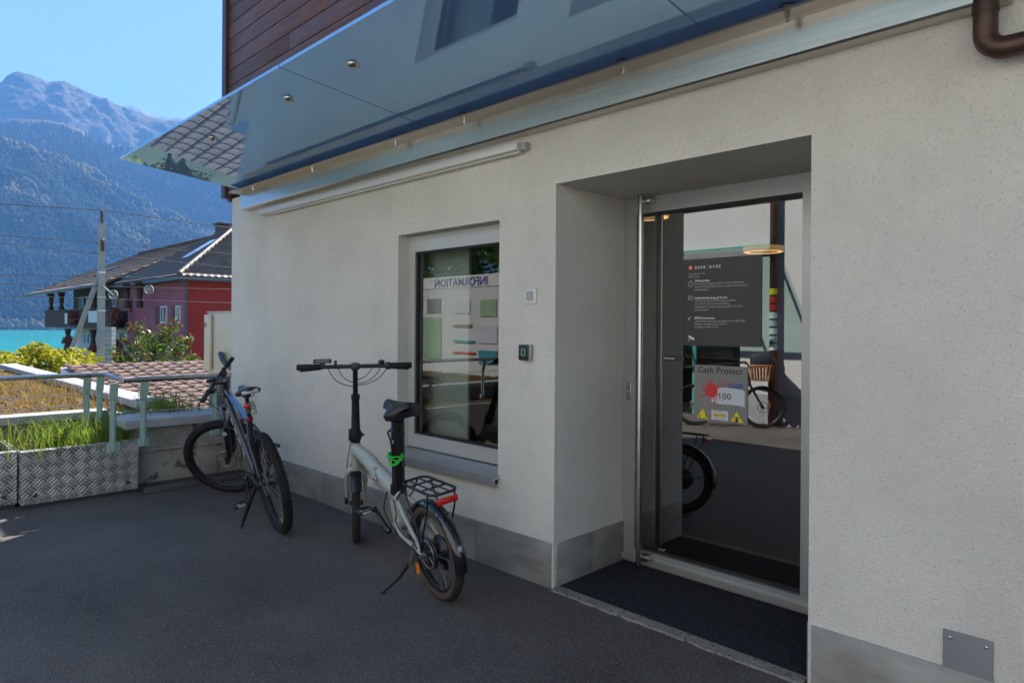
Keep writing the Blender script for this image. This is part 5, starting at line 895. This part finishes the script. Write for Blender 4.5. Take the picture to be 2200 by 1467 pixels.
# fork, column, bar
cr_ = hb_ + Vector((.008, 0, -.015))
fk = MB(ST); fk.cyl(hb_ - (hh - hb_) * .12, hb_ + (hh - hb_) * .02, .028, 14)
for s_ in (-1, 1): fk.tube(smooth_path([cr_ + AY * s_ * .012, cr_ + Vector((.006, s_ * .045, -.02)), (WBF - .09, s_ * .058, .42), (WBF, s_ * .056, Rw)], 5), [.017] * 11 + [.012] * 5, 10)
fk.build('fork', 'sage_paint', fb)
up = (hh - hb_).normalized(); b0 = hh; b1 = hh + up * .10; b2 = b0 + up * .30; b3 = b0 + up * .50
MB(ST).tube([b0, b0 + up * .022], .029, 14).tube([b0 + up * .02, b0 + up * .05, b0 + up * .085, b2], [.036, .040, .028, .023], 14).tube([b2 - up * .012, b2 + up * .015], .027, 14).build('stem_column', 'black_satin', fb); MB(ST).tube([b2, b3], .0155, 12).build('stem_tube', 'black_gloss', fb)
MB(ST).add([b0 + up * .035 + Vector(q) for q in ((-.03, -.03, 0), (.0, -.055, .005), (.03, -.02, .04), (-.02, -.02, .05))], [(0, 1, 2), (0, 2, 3), (0, 3, 1), (1, 3, 2)]).box(b0 + up * .05 + Vector((-.01, .034, 0)), (.035, .02, .075), bev=.008).build('folding_latch', 'black_satin', fb)
bc = b3 + Vector((0, 0, .0)); HBW = .335
MB(ST).tube([bc - AY * (HBW - .02), bc + AY * (HBW - .02)], .0125, 12).build('handlebar', 'black_satin', fb); MB(ST).box(bc, (.042, .05, .042), bev=.006).build('stem_clamp', 'black_satin', fb)
for s_ in (-1, 1):
    MB(ST).tube([bc + AY * s_ * (HBW - .135), bc + AY * s_ * (HBW - .13), bc + AY * s_ * HBW, bc + AY * s_ * (HBW + .004)], [.016, .0185, .0185, .014], 14).build('grip', 'rubber', fb); MB(ST).tube([bc + AY * s_ * (HBW - .15), bc + Vector((.03, s_ * (HBW - .14), -.008)), bc + Vector((.052, s_ * (HBW - .09), -.02)), bc + Vector((.055, s_ * (HBW - .01), -.028))], [.012, .010, .007, .006], 8).build('brake_lever', 'black_satin', fb)
MB(ST).box(bc + Vector((-.012, .19, .036)), (.045, .105, .024), bev=.005).box(bc + Vector((0, .19, .016)), (.02, .03, .024)).build('display', 'plastic_black', fb); MB(ST).box(bc + Vector((-.030, .19, .038)), (.011, .075, .017)).build('display_screen', 'screen', fb); MB(ST).box(bc + Vector((-.012, .115, .024)), (.02, .016, .03), bev=.004).build('control_button', 'plastic_black', fb)
MB(ST).lathe([(.018, -.016), (.023, -.012), (.023, .012), (.018, .016)], bc - AY * .195, AY, 16).build('gear_shifter', 'plastic_black', fb); MB(ST).lathe([(0, 0), (.021, .004), (.019, .02), (0, .027)], bc + Vector((-.008, -.155, .012)), (0, 0, 1), 16).build('bell', 'plastic_black', fb)
for a, k in ((.16, .10), (.10, .075), (-.10, .06), (-.15, .085), (-.19, .095)): MB(ST).tube(bez(bc + Vector((.01, a, -.01)), bc + Vector((.03, a * .8, -k)), bc + Vector((.03, a * .4, -k - .02)), bc - up * (k + .03) + Vector((.018, a * .08, 0)), 10), .0026, 6).build('cable', 'plastic_black', fb)
MB().tube(smooth_path([b2 + Vector((.02, -.02, 0)), b0 + Vector((.03, -.035, .05)), hb_ + Vector((.03, -.04, .05)), (WBF - .30, -.05, .52)], 6), .0026, 6).build('cable', 'plastic_black', fb)
MB(ST).tube(smooth_path([b0 + Vector((.03, .03, .0)), hb_ + Vector((.045, .05, .03)), (WBF - .06, .066, .40), (WBF - .02, .062, .30)], 6), .003, 6).build('cable', 'plastic_black', fb); MB(ST).box((WBF - .02, .062, Rw + .03), (.05, .025, .045), bev=.006).build('brake_caliper', 'plastic_black', fb)
# seat post, saddle, lock
sp0, sp1 = Vector((.368, 0, .50)), Vector((.262, 0, .93)); su = (sp1 - sp0).normalized()
MB().tube([sp0, sp1 - su * .012], .036, 18).build('battery_seat_post', 'black_satin', fb); MB().tube([sp0 - su * .01, sp0 + su * .035], .046, 18).box(sp0 + Vector((-.05, 0, .01)), (.04, .025, .028), bev=.006).build('seat_clamp', 'black_satin', fb); MB().tube([sp1 - su * .10, sp1 - su * .088], .038, 18).build('post_ring', 'black_satin', fb)
MB().box(sp1 - su * .135 + Vector((-.0, .0355, 0)), (.03, .003, .018)).build('post_label', 'white_decal', fb); MB().cyl(sp1 - su * .065 + AY * .033, sp1 - su * .065 + AY * .043, .012, 12).build('charge_port', 'blue_decal', fb); MB().tube(smooth_path([sp1 - su * .065 + AY * .034, sp1 - su * .075 + AY * .06, sp1 - su * .14 + Vector((-.02, .05, 0)), sp0 + Vector((-.045, .03, .03))], 5), .006, 8).build('charge_lead', 'plastic_black', fb)
saddle(fb, sp1 + Vector((-.01, 0, .075)), .27, .225, R(-2), wide=2.1); MB().box(sp1 + Vector((0, 0, .012)), (.09, .055, .03), bev=.008).build('saddle_clamp', 'black_satin', fb)
hel = [sp0 + su * (.06 + .14 * i / 110) + Vector((-.036 + .011 * math.cos(i * .63), .036 + .011 * math.sin(i * .63), 0)) for i in range(110)]; MB().tube(hel, .0028, 5).build('coiled_lead', 'plastic_black', fb)
lc = sp0 + su * .215; lk = thing('cable_lock', 'bright green coiled cable lock hung on the black seat post', 'lock', T=fb.matrix_world.copy())
pts = [lc + Vector((.045 * math.cos(a) - .005, .018 + .05 * math.sin(a) * (1 if i < 20 else .75), .012 * math.sin(a * .5 + i * .1) + .030 * math.sin(a + i * .05) * (i > 18))) for i, a in enumerate([i * .33 for i in range(72)])]; MB().tube(pts, .0042, 7).build('cable', 'green_cable', lk); MB().tube([pts[-1], pts[-1] + Vector((-.01, .01, -.05)), pts[-1] + Vector((-.03, .012, -.085))], .010, 9).build('lock_body', 'plastic_black', lk)
# rack, mudguards, lamp
rz = .605; rk = [(.165, .055), (.13, .075), (-.15, .075), (-.185, .055), (-.185, -.055), (-.15, -.075), (.13, -.075), (.165, -.055)]
rack = MB().tube([(x, y, rz) for x, y in rk], .0075, 8, closed=True).build('rack', 'black_satin', fb)
for y in (-.028, .028): MB().cyl((.165, y, rz), (-.185, y, rz), .005, 6).build('rack_bar', 'black_satin', rack)
for x in (.06, -.06): MB().cyl((x, -.075, rz), (x, .075, rz), .005, 6).build('rack_bar', 'black_satin', rack)
for s_ in (-1, 1):
    MB().tube(smooth_path([(.10, s_ * .075, rz), (.10, s_ * .08, rz - .06), (.02, s_ * .082, .40), (.0, s_ * .08, Rw + .02)], 5), .005, 7).build('rack_stay', 'black_satin', rack); MB().tube(smooth_path([(-.13, s_ * .075, rz), (-.125, s_ * .08, rz - .07), (-.05, s_ * .082, .38), (.0, s_ * .08, Rw + .02)], 5), .005, 7).build('rack_stay', 'black_satin', rack)
    MB().tube([(.165, s_ * .03, rz), (.28, s_ * .045, .50), (.33, s_ * .04, .46)], .005, 6).build('rack_stay', 'black_satin', rack)
MB().box((-.196, 0, rz - .035), (.014, .115, .032), bev=.005).build('tail_reflector', 'red_lens', fb)
def guard(x, T, a0, a1, m='black_satin'):
    mbg = MB(T); vs = []; N = 22
    for i in range(N + 1):
        a = a0 + (a1 - a0) * i / N
        for k, (dr, y) in enumerate(((-.012, -.036), (.004, -.028), (.011, 0), (.004, .028), (-.012, .036))): r_ = Rw + .014 + dr; vs.append((x + r_ * math.cos(a), y, Rw + r_ * math.sin(a)))
    return mbg.add(vs, [(i * 5 + k, i * 5 + k + 1, i * 5 + k + 6, i * 5 + k + 5) for i in range(N) for k in range(4)], True)
g_ = guard(0, I4, R(35), R(188)).build('rear_mudguard', 'black_gloss', fb); MB().box((-.262, 0, .335), (.006, .02, .035), T=None).build('guard_badge', 'clear_lens', g_); MB().tube([(-.255, -.045, .30), (-.13, -.062, .28), (0, -.075, Rw)], .0025, 5).tube([(-.255, .045, .30), (-.13, .062, .28), (0, .075, Rw)], .0025, 5).build('guard_stay', 'black_satin', g_)
guard(WBF, ST, R(20), R(150)).build('front_mudguard', 'black_satin', fb)
MB().box((.0, .0, Rw), (.001, .001, .001)).build('axle_core', 'black_satin', fb); MB().box((.08, .075, Rw - .09), (.035, .006, .06), bev=.002, T=None).build('side_reflector', 'orange_lens', fb)
crank(fb, (.40, 0, .285), R(38), .17, 1); crank(fb, (.40, 0, .285), R(218), .17, -1)
MB().lathe([(.06, -.002), (.088, -.002), (.088, .002), (.06, .002)], (.40, -.055, .285), AY, 40, closed_prof=True).build('chainring', 'dull_steel', fb); MB().tube([(.40, -.055, .373), (0, -.055, Rw + .035)], .004, 5).tube([(.40, -.055, .197), (.05, -.055, Rw - .09)], .004, 5).build('chain', 'dull_steel', fb); MB().box((.02, -.06, Rw - .07), (.03, .02, .11), bev=.006).build('derailleur', 'plastic_black', fb)
MB().box((.09, .075, Rw + .015), (.05, .02, .035), bev=.005).tube([(.09, .08, Rw), (.115, .10, Rw - .07)], .013, 8).build('stand_mount', 'dull_steel', fb); MB().tube([(.11, .095, Rw - .05), (.16, .15, Rw - .14), (.225, .225, .038)], [.012, .009, .0065], 8).lathe([(0, 0), (.014, 0), (.013, .012), (0, .014)], (.225, .225, .030), (0, 0, 1), 10).build('kickstand', 'black_satin', fb)
MB().tube(smooth_path([(.41, .05, .50), (.46, .06, .40), (.42, .055, .32), (.30, .06, .27), (.10, .07, .25)], 6), .004, 6).build('cable', 'plastic_black', fb); MB().tube(smooth_path([(.35, .045, .46), (.30, .06, .40), (.33, .055, .34), (.20, .07, .30), (.05, .09, .33)], 6), .0035, 6).build('cable', 'plastic_black', fb)

# ---- mountain bike
WBM = 1.22; Rm = .348; rM, fM = on_z(612, 1147), on_z(512, 1056)
mb_T = bike_frame_at(rM, fM, WBM, R(11)); mt = thing('mountain_bike', 'dark mountain bicycle with knobbly tyres and blue top tube, front wheel turned, on its kickstand', 'bicycle', T=mb_T)
HM = R(68); pM = Vector((WBM - .045 / math.sin(HM) - Rm / math.tan(HM) * 0, 0, Rm)); fa = Vector((WBM, 0, Rm)); hx_ = lambda z: WBM - .05 - (z - Rm) / math.tan(HM)
SM = steer((hx_(.85), 0, .85), HM, R(58))
wheel(mt, (0, 0, Rm), Rm, .029, .296, I4, 'rubber', 32, .022, .034, knobs=True, disc=(.045, .08)); wheel(mt, fa, Rm, .029, .296, SM, 'rubber', 32, .02, .034, knobs=True, disc=(.042, .085), phase=.2)
BBm = Vector((.44, 0, .315)); h0, h1 = Vector((hx_(.83), 0, .83)), Vector((hx_(.945), 0, .945)); stp = Vector((.30, 0, .76)); ttF = h1 - (h1 - h0) * .25; sp_u = (stp - BBm).normalized()
MB().tube([BBm, stp], .0175, 14).tube([BBm, h0 + (h1 - h0) * .2], [.026, .024], 14, sx=1.15).tube([h0 - (h1 - h0) * .06, h1 + (h1 - h0) * .05], .026, 16).cyl(BBm - AY * .04, BBm + AY * .04, .024, 16).build('frame', 'frame_grey', mt)
tt0 = stp - sp_u * .03; MB().tube([tt0, tt0.lerp(ttF, .5), ttF], [.018, .021, .022], 14).build('top_tube', 'frame_grey', mt); a_, b_ = tt0.lerp(ttF, .08), tt0.lerp(ttF, .72); MB().tube([a_ + Vector((0, 0, .003)), b_ + Vector((0, 0, .003))], [.0192, .0218], 14).build('blue_panel', 'blue_decal', mt)
dA, dB = BBm.lerp(h0, .25), BBm.lerp(h0, .92)
for i in range(5): p = dA.lerp(dB, .1 + i * .2); MB().box((0, 0, 0), (.07, .0535, .022), T=Matrix.Translation(p) @ Matrix.Rotation(-math.atan2(dB.z - dA.z, dB.x - dA.x), 4, 'Y')).build('decal', 'white_decal', mt)
for s_ in (-1, 1): MB().tube([BBm + AY * s_ * .03, (.25, s_ * .058, .325), (0, s_ * .068, Rm)], [.013, .011, .010], 10).build('chain_stay', 'frame_grey', mt); MB().tube([stp - sp_u * .05 + AY * s_ * .018, (.20, s_ * .055, .62), (0, s_ * .068, Rm)], [.011, .009, .009], 10).build('seat_stay', 'frame_grey', mt)
fkm = MB(SM); ax_ = Vector((-math.cos(HM), 0, math.sin(HM)))
cw = Vector((hx_(.80), 0, .80)); fkm.cyl(cw, h0, .021, 12).box(cw, (.06, .15, .04), bev=.012)
fkm.build('fork_crown', 'black_satin', mt)
for s_ in (-1, 1):
    lo = fa + Vector((-.028, s_ * .062, -.01)); hi = cw + AY * s_ * .058 + Vector((.01, 0, 0)); MB(SM).tube([hi, hi.lerp(lo, .38)], .016, 12).build('fork_stanchion', 'chrome', mt); MB(SM).tube([hi.lerp(lo, .34), hi.lerp(lo, .40), hi.lerp(lo, .9), lo + Vector((.025, 0, -.01))], [.025, .024, .021, .017], 12).build('fork_leg', 'black_satin', mt)
MB(SM).box(cw.lerp(fa, .45) + Vector((-.0, 0.085, 0)), (.03, .004, .03)).build('fork_sticker', 'white_decal', mt)
st0 = h1 + ax_ * .045; bcm = st0 + Vector((.075, 0, .02))
MB(SM).cyl(h1, st0 + ax_ * .012, .019, 12).tube([st0, bcm], [.021, .019], 12).build('stem', 'black_satin', mt); MB(SM).lathe([(0, .004), (.016, .003), (.017, 0)], st0 + ax_ * .014, ax_, 16).build('stem_cap', 'dull_steel', mt)
bar = [bcm + Vector(q) for q in ((-.04, .34, .022), (-.012, .12, .016), (0, .05, 0), (0, -.05, 0), (-.012, -.12, .016), (-.04, -.34, .022))]; MB(SM).tube(bar, [.0115, .012, .0155, .0155, .012, .0115], 12).build('handlebar', 'black_satin', mt)
for s_ in (-1, 1):
    e, i_ = bcm + Vector((-.04, s_ * .345, .022)), bcm + Vector((-.026, s_ * .215, .0195)); MB(SM).tube([i_, i_.lerp(e, .03), e], [.014, .017, .0165], 14).build('grip', 'rubber', mt); c2 = bcm + Vector((-.02, s_ * .18, .018)); MB(SM).lathe([(.0125, -.012), (.018, -.01), (.018, .01), (.0125, .012)], c2, AY, 14).tube([c2 + Vector((.01, 0, -.005)), c2 + Vector((.045, s_ * .02, -.02)), c2 + Vector((.06, s_ * .10, -.04))], [.012, .008, .006], 8).box(c2 + Vector((-.005, -s_ * .045, -.025)), (.04, .05, .03), bev=.008).build('brake_lever', 'black_satin', mt)
    MB(SM).tube(bez(c2 + Vector((.03, -s_ * .02, -.01)), c2 + Vector((.13, -s_ * .1, -.10)), h1 + Vector((.14, s_ * .05, -.16)), h0 + Vector((.03, s_ * .035, -.10)), 14), .0027, 6).build('cable', 'plastic_black', mt)
MB(SM).box(bcm + Vector((.02, -.0, .03)), (.07, .035, .03), bev=.008).build('front_lamp', 'plastic_black', mt)
MB().tube(bez(h1 + Vector((.08, .06, -.05)), h0 + Vector((.12, .08, -.2)), h0 + Vector((-.05, .05, -.18)), BBm.lerp(h0, .6) + AY * .03, 12), .0027, 6).build('cable', 'plastic_black', mt)
spt = stp + sp_u * .175; MB().tube([stp - sp_u * .02, spt], .0145, 12).build('seat_post', 'black_satin', mt); MB().tube([stp - sp_u * .012, stp + sp_u * .02], .021, 14).box(stp + Vector((-.025, 0, .01)), (.03, .03, .02), bev=.004).build('seat_clamp', 'black_satin', mt); MB().box(spt + Vector((0, 0, .012)), (.06, .05, .03), bev=.008).build('saddle_clamp', 'black_satin', mt)
sd_ = saddle(mt, spt + Vector((.0, 0, .06)), .285, .18, R(-1), wide=1.3); MB().box(spt + Vector((-.132, 0, .048)), (.012, .11, .026), bev=.006).build('saddle_trim', 'white_decal', mt)
MB().tube([stp + sp_u * .05, stp + sp_u * .085], .019, 12).build('lamp_mount', 'dull_steel', mt); MB().lathe([(0, -.03), (.021, -.022), (.023, 0), (.019, .008)], stp + sp_u * .115 + Vector((-.045, .018, .0)), (-1, .3, 0), 16).build('rear_lamp', 'dull_steel', mt); MB().lathe([(0, .005), (.012, .003), (.017, 0)], stp + sp_u * .115 + Vector((-.056, .021, 0)), (-1, .3, 0), 16).build('rear_lens', 'red_lens', mt)
for q in ((.0, -.03, .11), (.0, -.034, .085), (-.012, -.03, .055)): MB().lathe([(0, -.022), (.018, -.016), (.020, .006), (0, .014)], stp + Vector(q) + Vector((-.04, 0, 0)), (-.7, -.5, .3), 12).build('lamp_clip', 'clear_lens', mt)
MB().lathe([(.016, -.014), (.0205, -.012), (.0205, .012), (.016, .014)], stp + sp_u * .012 + Vector((-.004, 0, .0)), sp_u, 16).box(stp + Vector((-.028, 0, .004)), (.018, .034, .026), bev=.004).build('red_reflector', 'red_lens', mt)
crank(mt, BBm, R(262), .17, 1); crank(mt, BBm, R(82), .17, -1)
for r_, y in ((.085, -.05), (.065, -.043)): MB().lathe([(r_ - .016, y - .0015), (r_, y - .0015), (r_, y + .0015), (r_ - .016, y + .0015)], BBm, AY, 40, closed_prof=True).build('chainring', 'dull_steel', mt)
for i in range(6): r_ = .03 + .007 * i; MB().lathe([(r_ - .012, -.001), (r_, -.001), (r_, .001), (r_ - .012, .001)], (0, -.052 + i * .0045, Rm), AY, 28, closed_prof=True).build('sprocket', 'dull_steel', mt)
MB().tube([BBm + Vector((0, -.05, .083)), (0, -.05, Rm + .035)], .004, 5).tube([BBm + Vector((0, -.05, -.083)), (.03, -.055, Rm - .13), (.0, -.05, Rm - .06)], .004, 5).build('chain', 'dull_steel', mt); MB().box((.015, -.065, Rm - .085), (.035, .02, .12), bev=.006).build('derailleur', 'black_satin', mt); MB().box((.03, .062, Rm + .05), (.05, .02, .04), bev=.006).build('brake_caliper', 'black_satin', mt)
MB().box((.12, .072, Rm - .02), (.06, .024, .05), bev=.006).tube([(.12, .082, Rm - .02), (.17, .14, .20), (.205, .19, .09)], [.013, .014, .013], 9).tube([(.205, .19, .09), (.245, .245, -.045)], [.0075, .007], 8).build('kickstand', 'black_satin', mt)
for q in (0, 1): MB().tube([(.33 - q * .03 + .024 * math.cos(a), .035, .60 - q * .05 + .03 * math.sin(a)) for a in [i * .35 for i in range(18)]], .0032, 5, closed=True).build('cable_loop', 'plastic_black', mt)
MB().tube(smooth_path([(.33, -.02, .66), (.12, -.06, .60), (-.03, -.075, .50), (-.02, -.085, .38)], 6), .0026, 6).build('cable', 'plastic_black', mt)

# ---- bicycle with a basket across the lane
bk = thing('basket_bike', 'black city bicycle with wicker basket and navy bag leaning across the lane', 'bicycle', T=Matrix.Translation((-5.0, -2.0, 0)) @ Matrix.Rotation(R(-30), 4, 'Z') @ Matrix.Rotation(R(5), 4, 'X') @ Matrix.Scale(.86, 4))
for x in (0, 1.08): wheel(bk, (x, 0, .345), .345, .022, .30, I4, 'rubber', 18, .03, .03, disc=(.04, .085))
B_ = Vector((.43, 0, .29)); MB().tube([B_, (.27, 0, .78)], .018, 10).tube([B_, (.88, 0, .74)], .024, 10).tube([(.30, 0, .62), (.87, 0, .78)], .02, 10).tube([(.90, 0, .66), (.85, 0, .92)], .02, 10).tube([B_, (0, .05, .345)], .012, 8).tube([B_, (0, -.05, .345)], .012, 8).tube([(.29, 0, .7), (0, .05, .345)], .01, 8).build('frame', 'black_satin', bk)
for s_ in (-1, 1): MB().tube([(.90, s_ * .05, .68), (1.08, s_ * .055, .345)], .016, 8).build('fork_leg', 'black_satin', bk)
MB().tube([(.84, 0, .92), (.86, 0, 1.04), (.80, .20, 1.08), (.70, .30, 1.07)], .012, 8).tube([(.86, 0, 1.04), (.80, -.20, 1.08), (.70, -.30, 1.07)], .012, 8).build('handlebar', 'black_satin', bk); MB().cyl((.27, 0, .76), (.25, 0, .93), .014, 8).build('seat_post', 'black_satin', bk); saddle(bk, (.24, 0, .97), .27, .18, 0); crank(bk, B_, R(200), .17, 1); crank(bk, B_, R(20), .17, -1); MB().tube([(.10, .07, .3), (.14, .20, .0)], .009, 6).build('kickstand', 'black_satin', bk)
bs = thing('wicker_basket', 'orange wicker basket mounted over the front wheel of the city bicycle', 'basket', T=bk.matrix_world.copy()); mbw = MB()
for i in range(26):
    a = 2 * math.pi * i / 26; sq = lambda a_, r1, r2: (max(-1, min(1, 1.35 * math.cos(a_))) * r1, max(-1, min(1, 1.35 * math.sin(a_))) * r2); p, q = sq(a, .135, .17), sq(a, .165, .205); MB().tube([(1.06 + p[0], p[1], .78), (1.06 + q[0], q[1], 1.02)], .013, 6).build('cane', 'wicker', bs)
MB().prism([(1.06 - .13, -.165), (1.06 + .13, -.165), (1.06 + .13, .165), (1.06 - .13, .165)], .775, .79, 'xy').build('base', 'wicker', bs); MB().tube([(1.06 + x, y, 1.02) for x, y in ((-.16, -.2), (.16, -.2), (.16, .2), (-.16, .2))], .016, 6, closed=True).build('rim', 'wicker', bs)
MB().box((1.06, 0, 1.12), (.32, .42, .22), bev=.05).build('carrier_bag', 'bag_navy', None, 'navy fabric bag sitting in the wicker basket', 'bag').matrix_world = bk.matrix_world.copy()
# bits on the asphalt
mat('leaf_litter', (0.20, 0.12, 0.05), 0.9, var=0.4, vscale=30)
for i, (px, py) in enumerate(((138, 1205), (88, 1278), (150, 1278), (505, 1062), (305, 1062), (855, 1100), (735, 1120), (1210, 1180), (1250, 1395), (60, 1105), (985, 1225), (560, 1235))):
    q = on_z(px, py, 0.004); a = random.uniform(0, 6.28); s_ = random.uniform(.010, .02); MB(Matrix.Translation(q) @ Matrix.Rotation(a, 4, 'Z')).add([(-s_, 0, 0), (0, s_ * .5, .005), (s_, 0, .001), (0, -s_ * .5, .006)], [(0, 1, 2, 3)]).build('fallen_leaf', 'leaf_litter', None, 'tiny dry fallen leaf lying on the dark asphalt', 'leaf', 'fallen leaves on the asphalt')
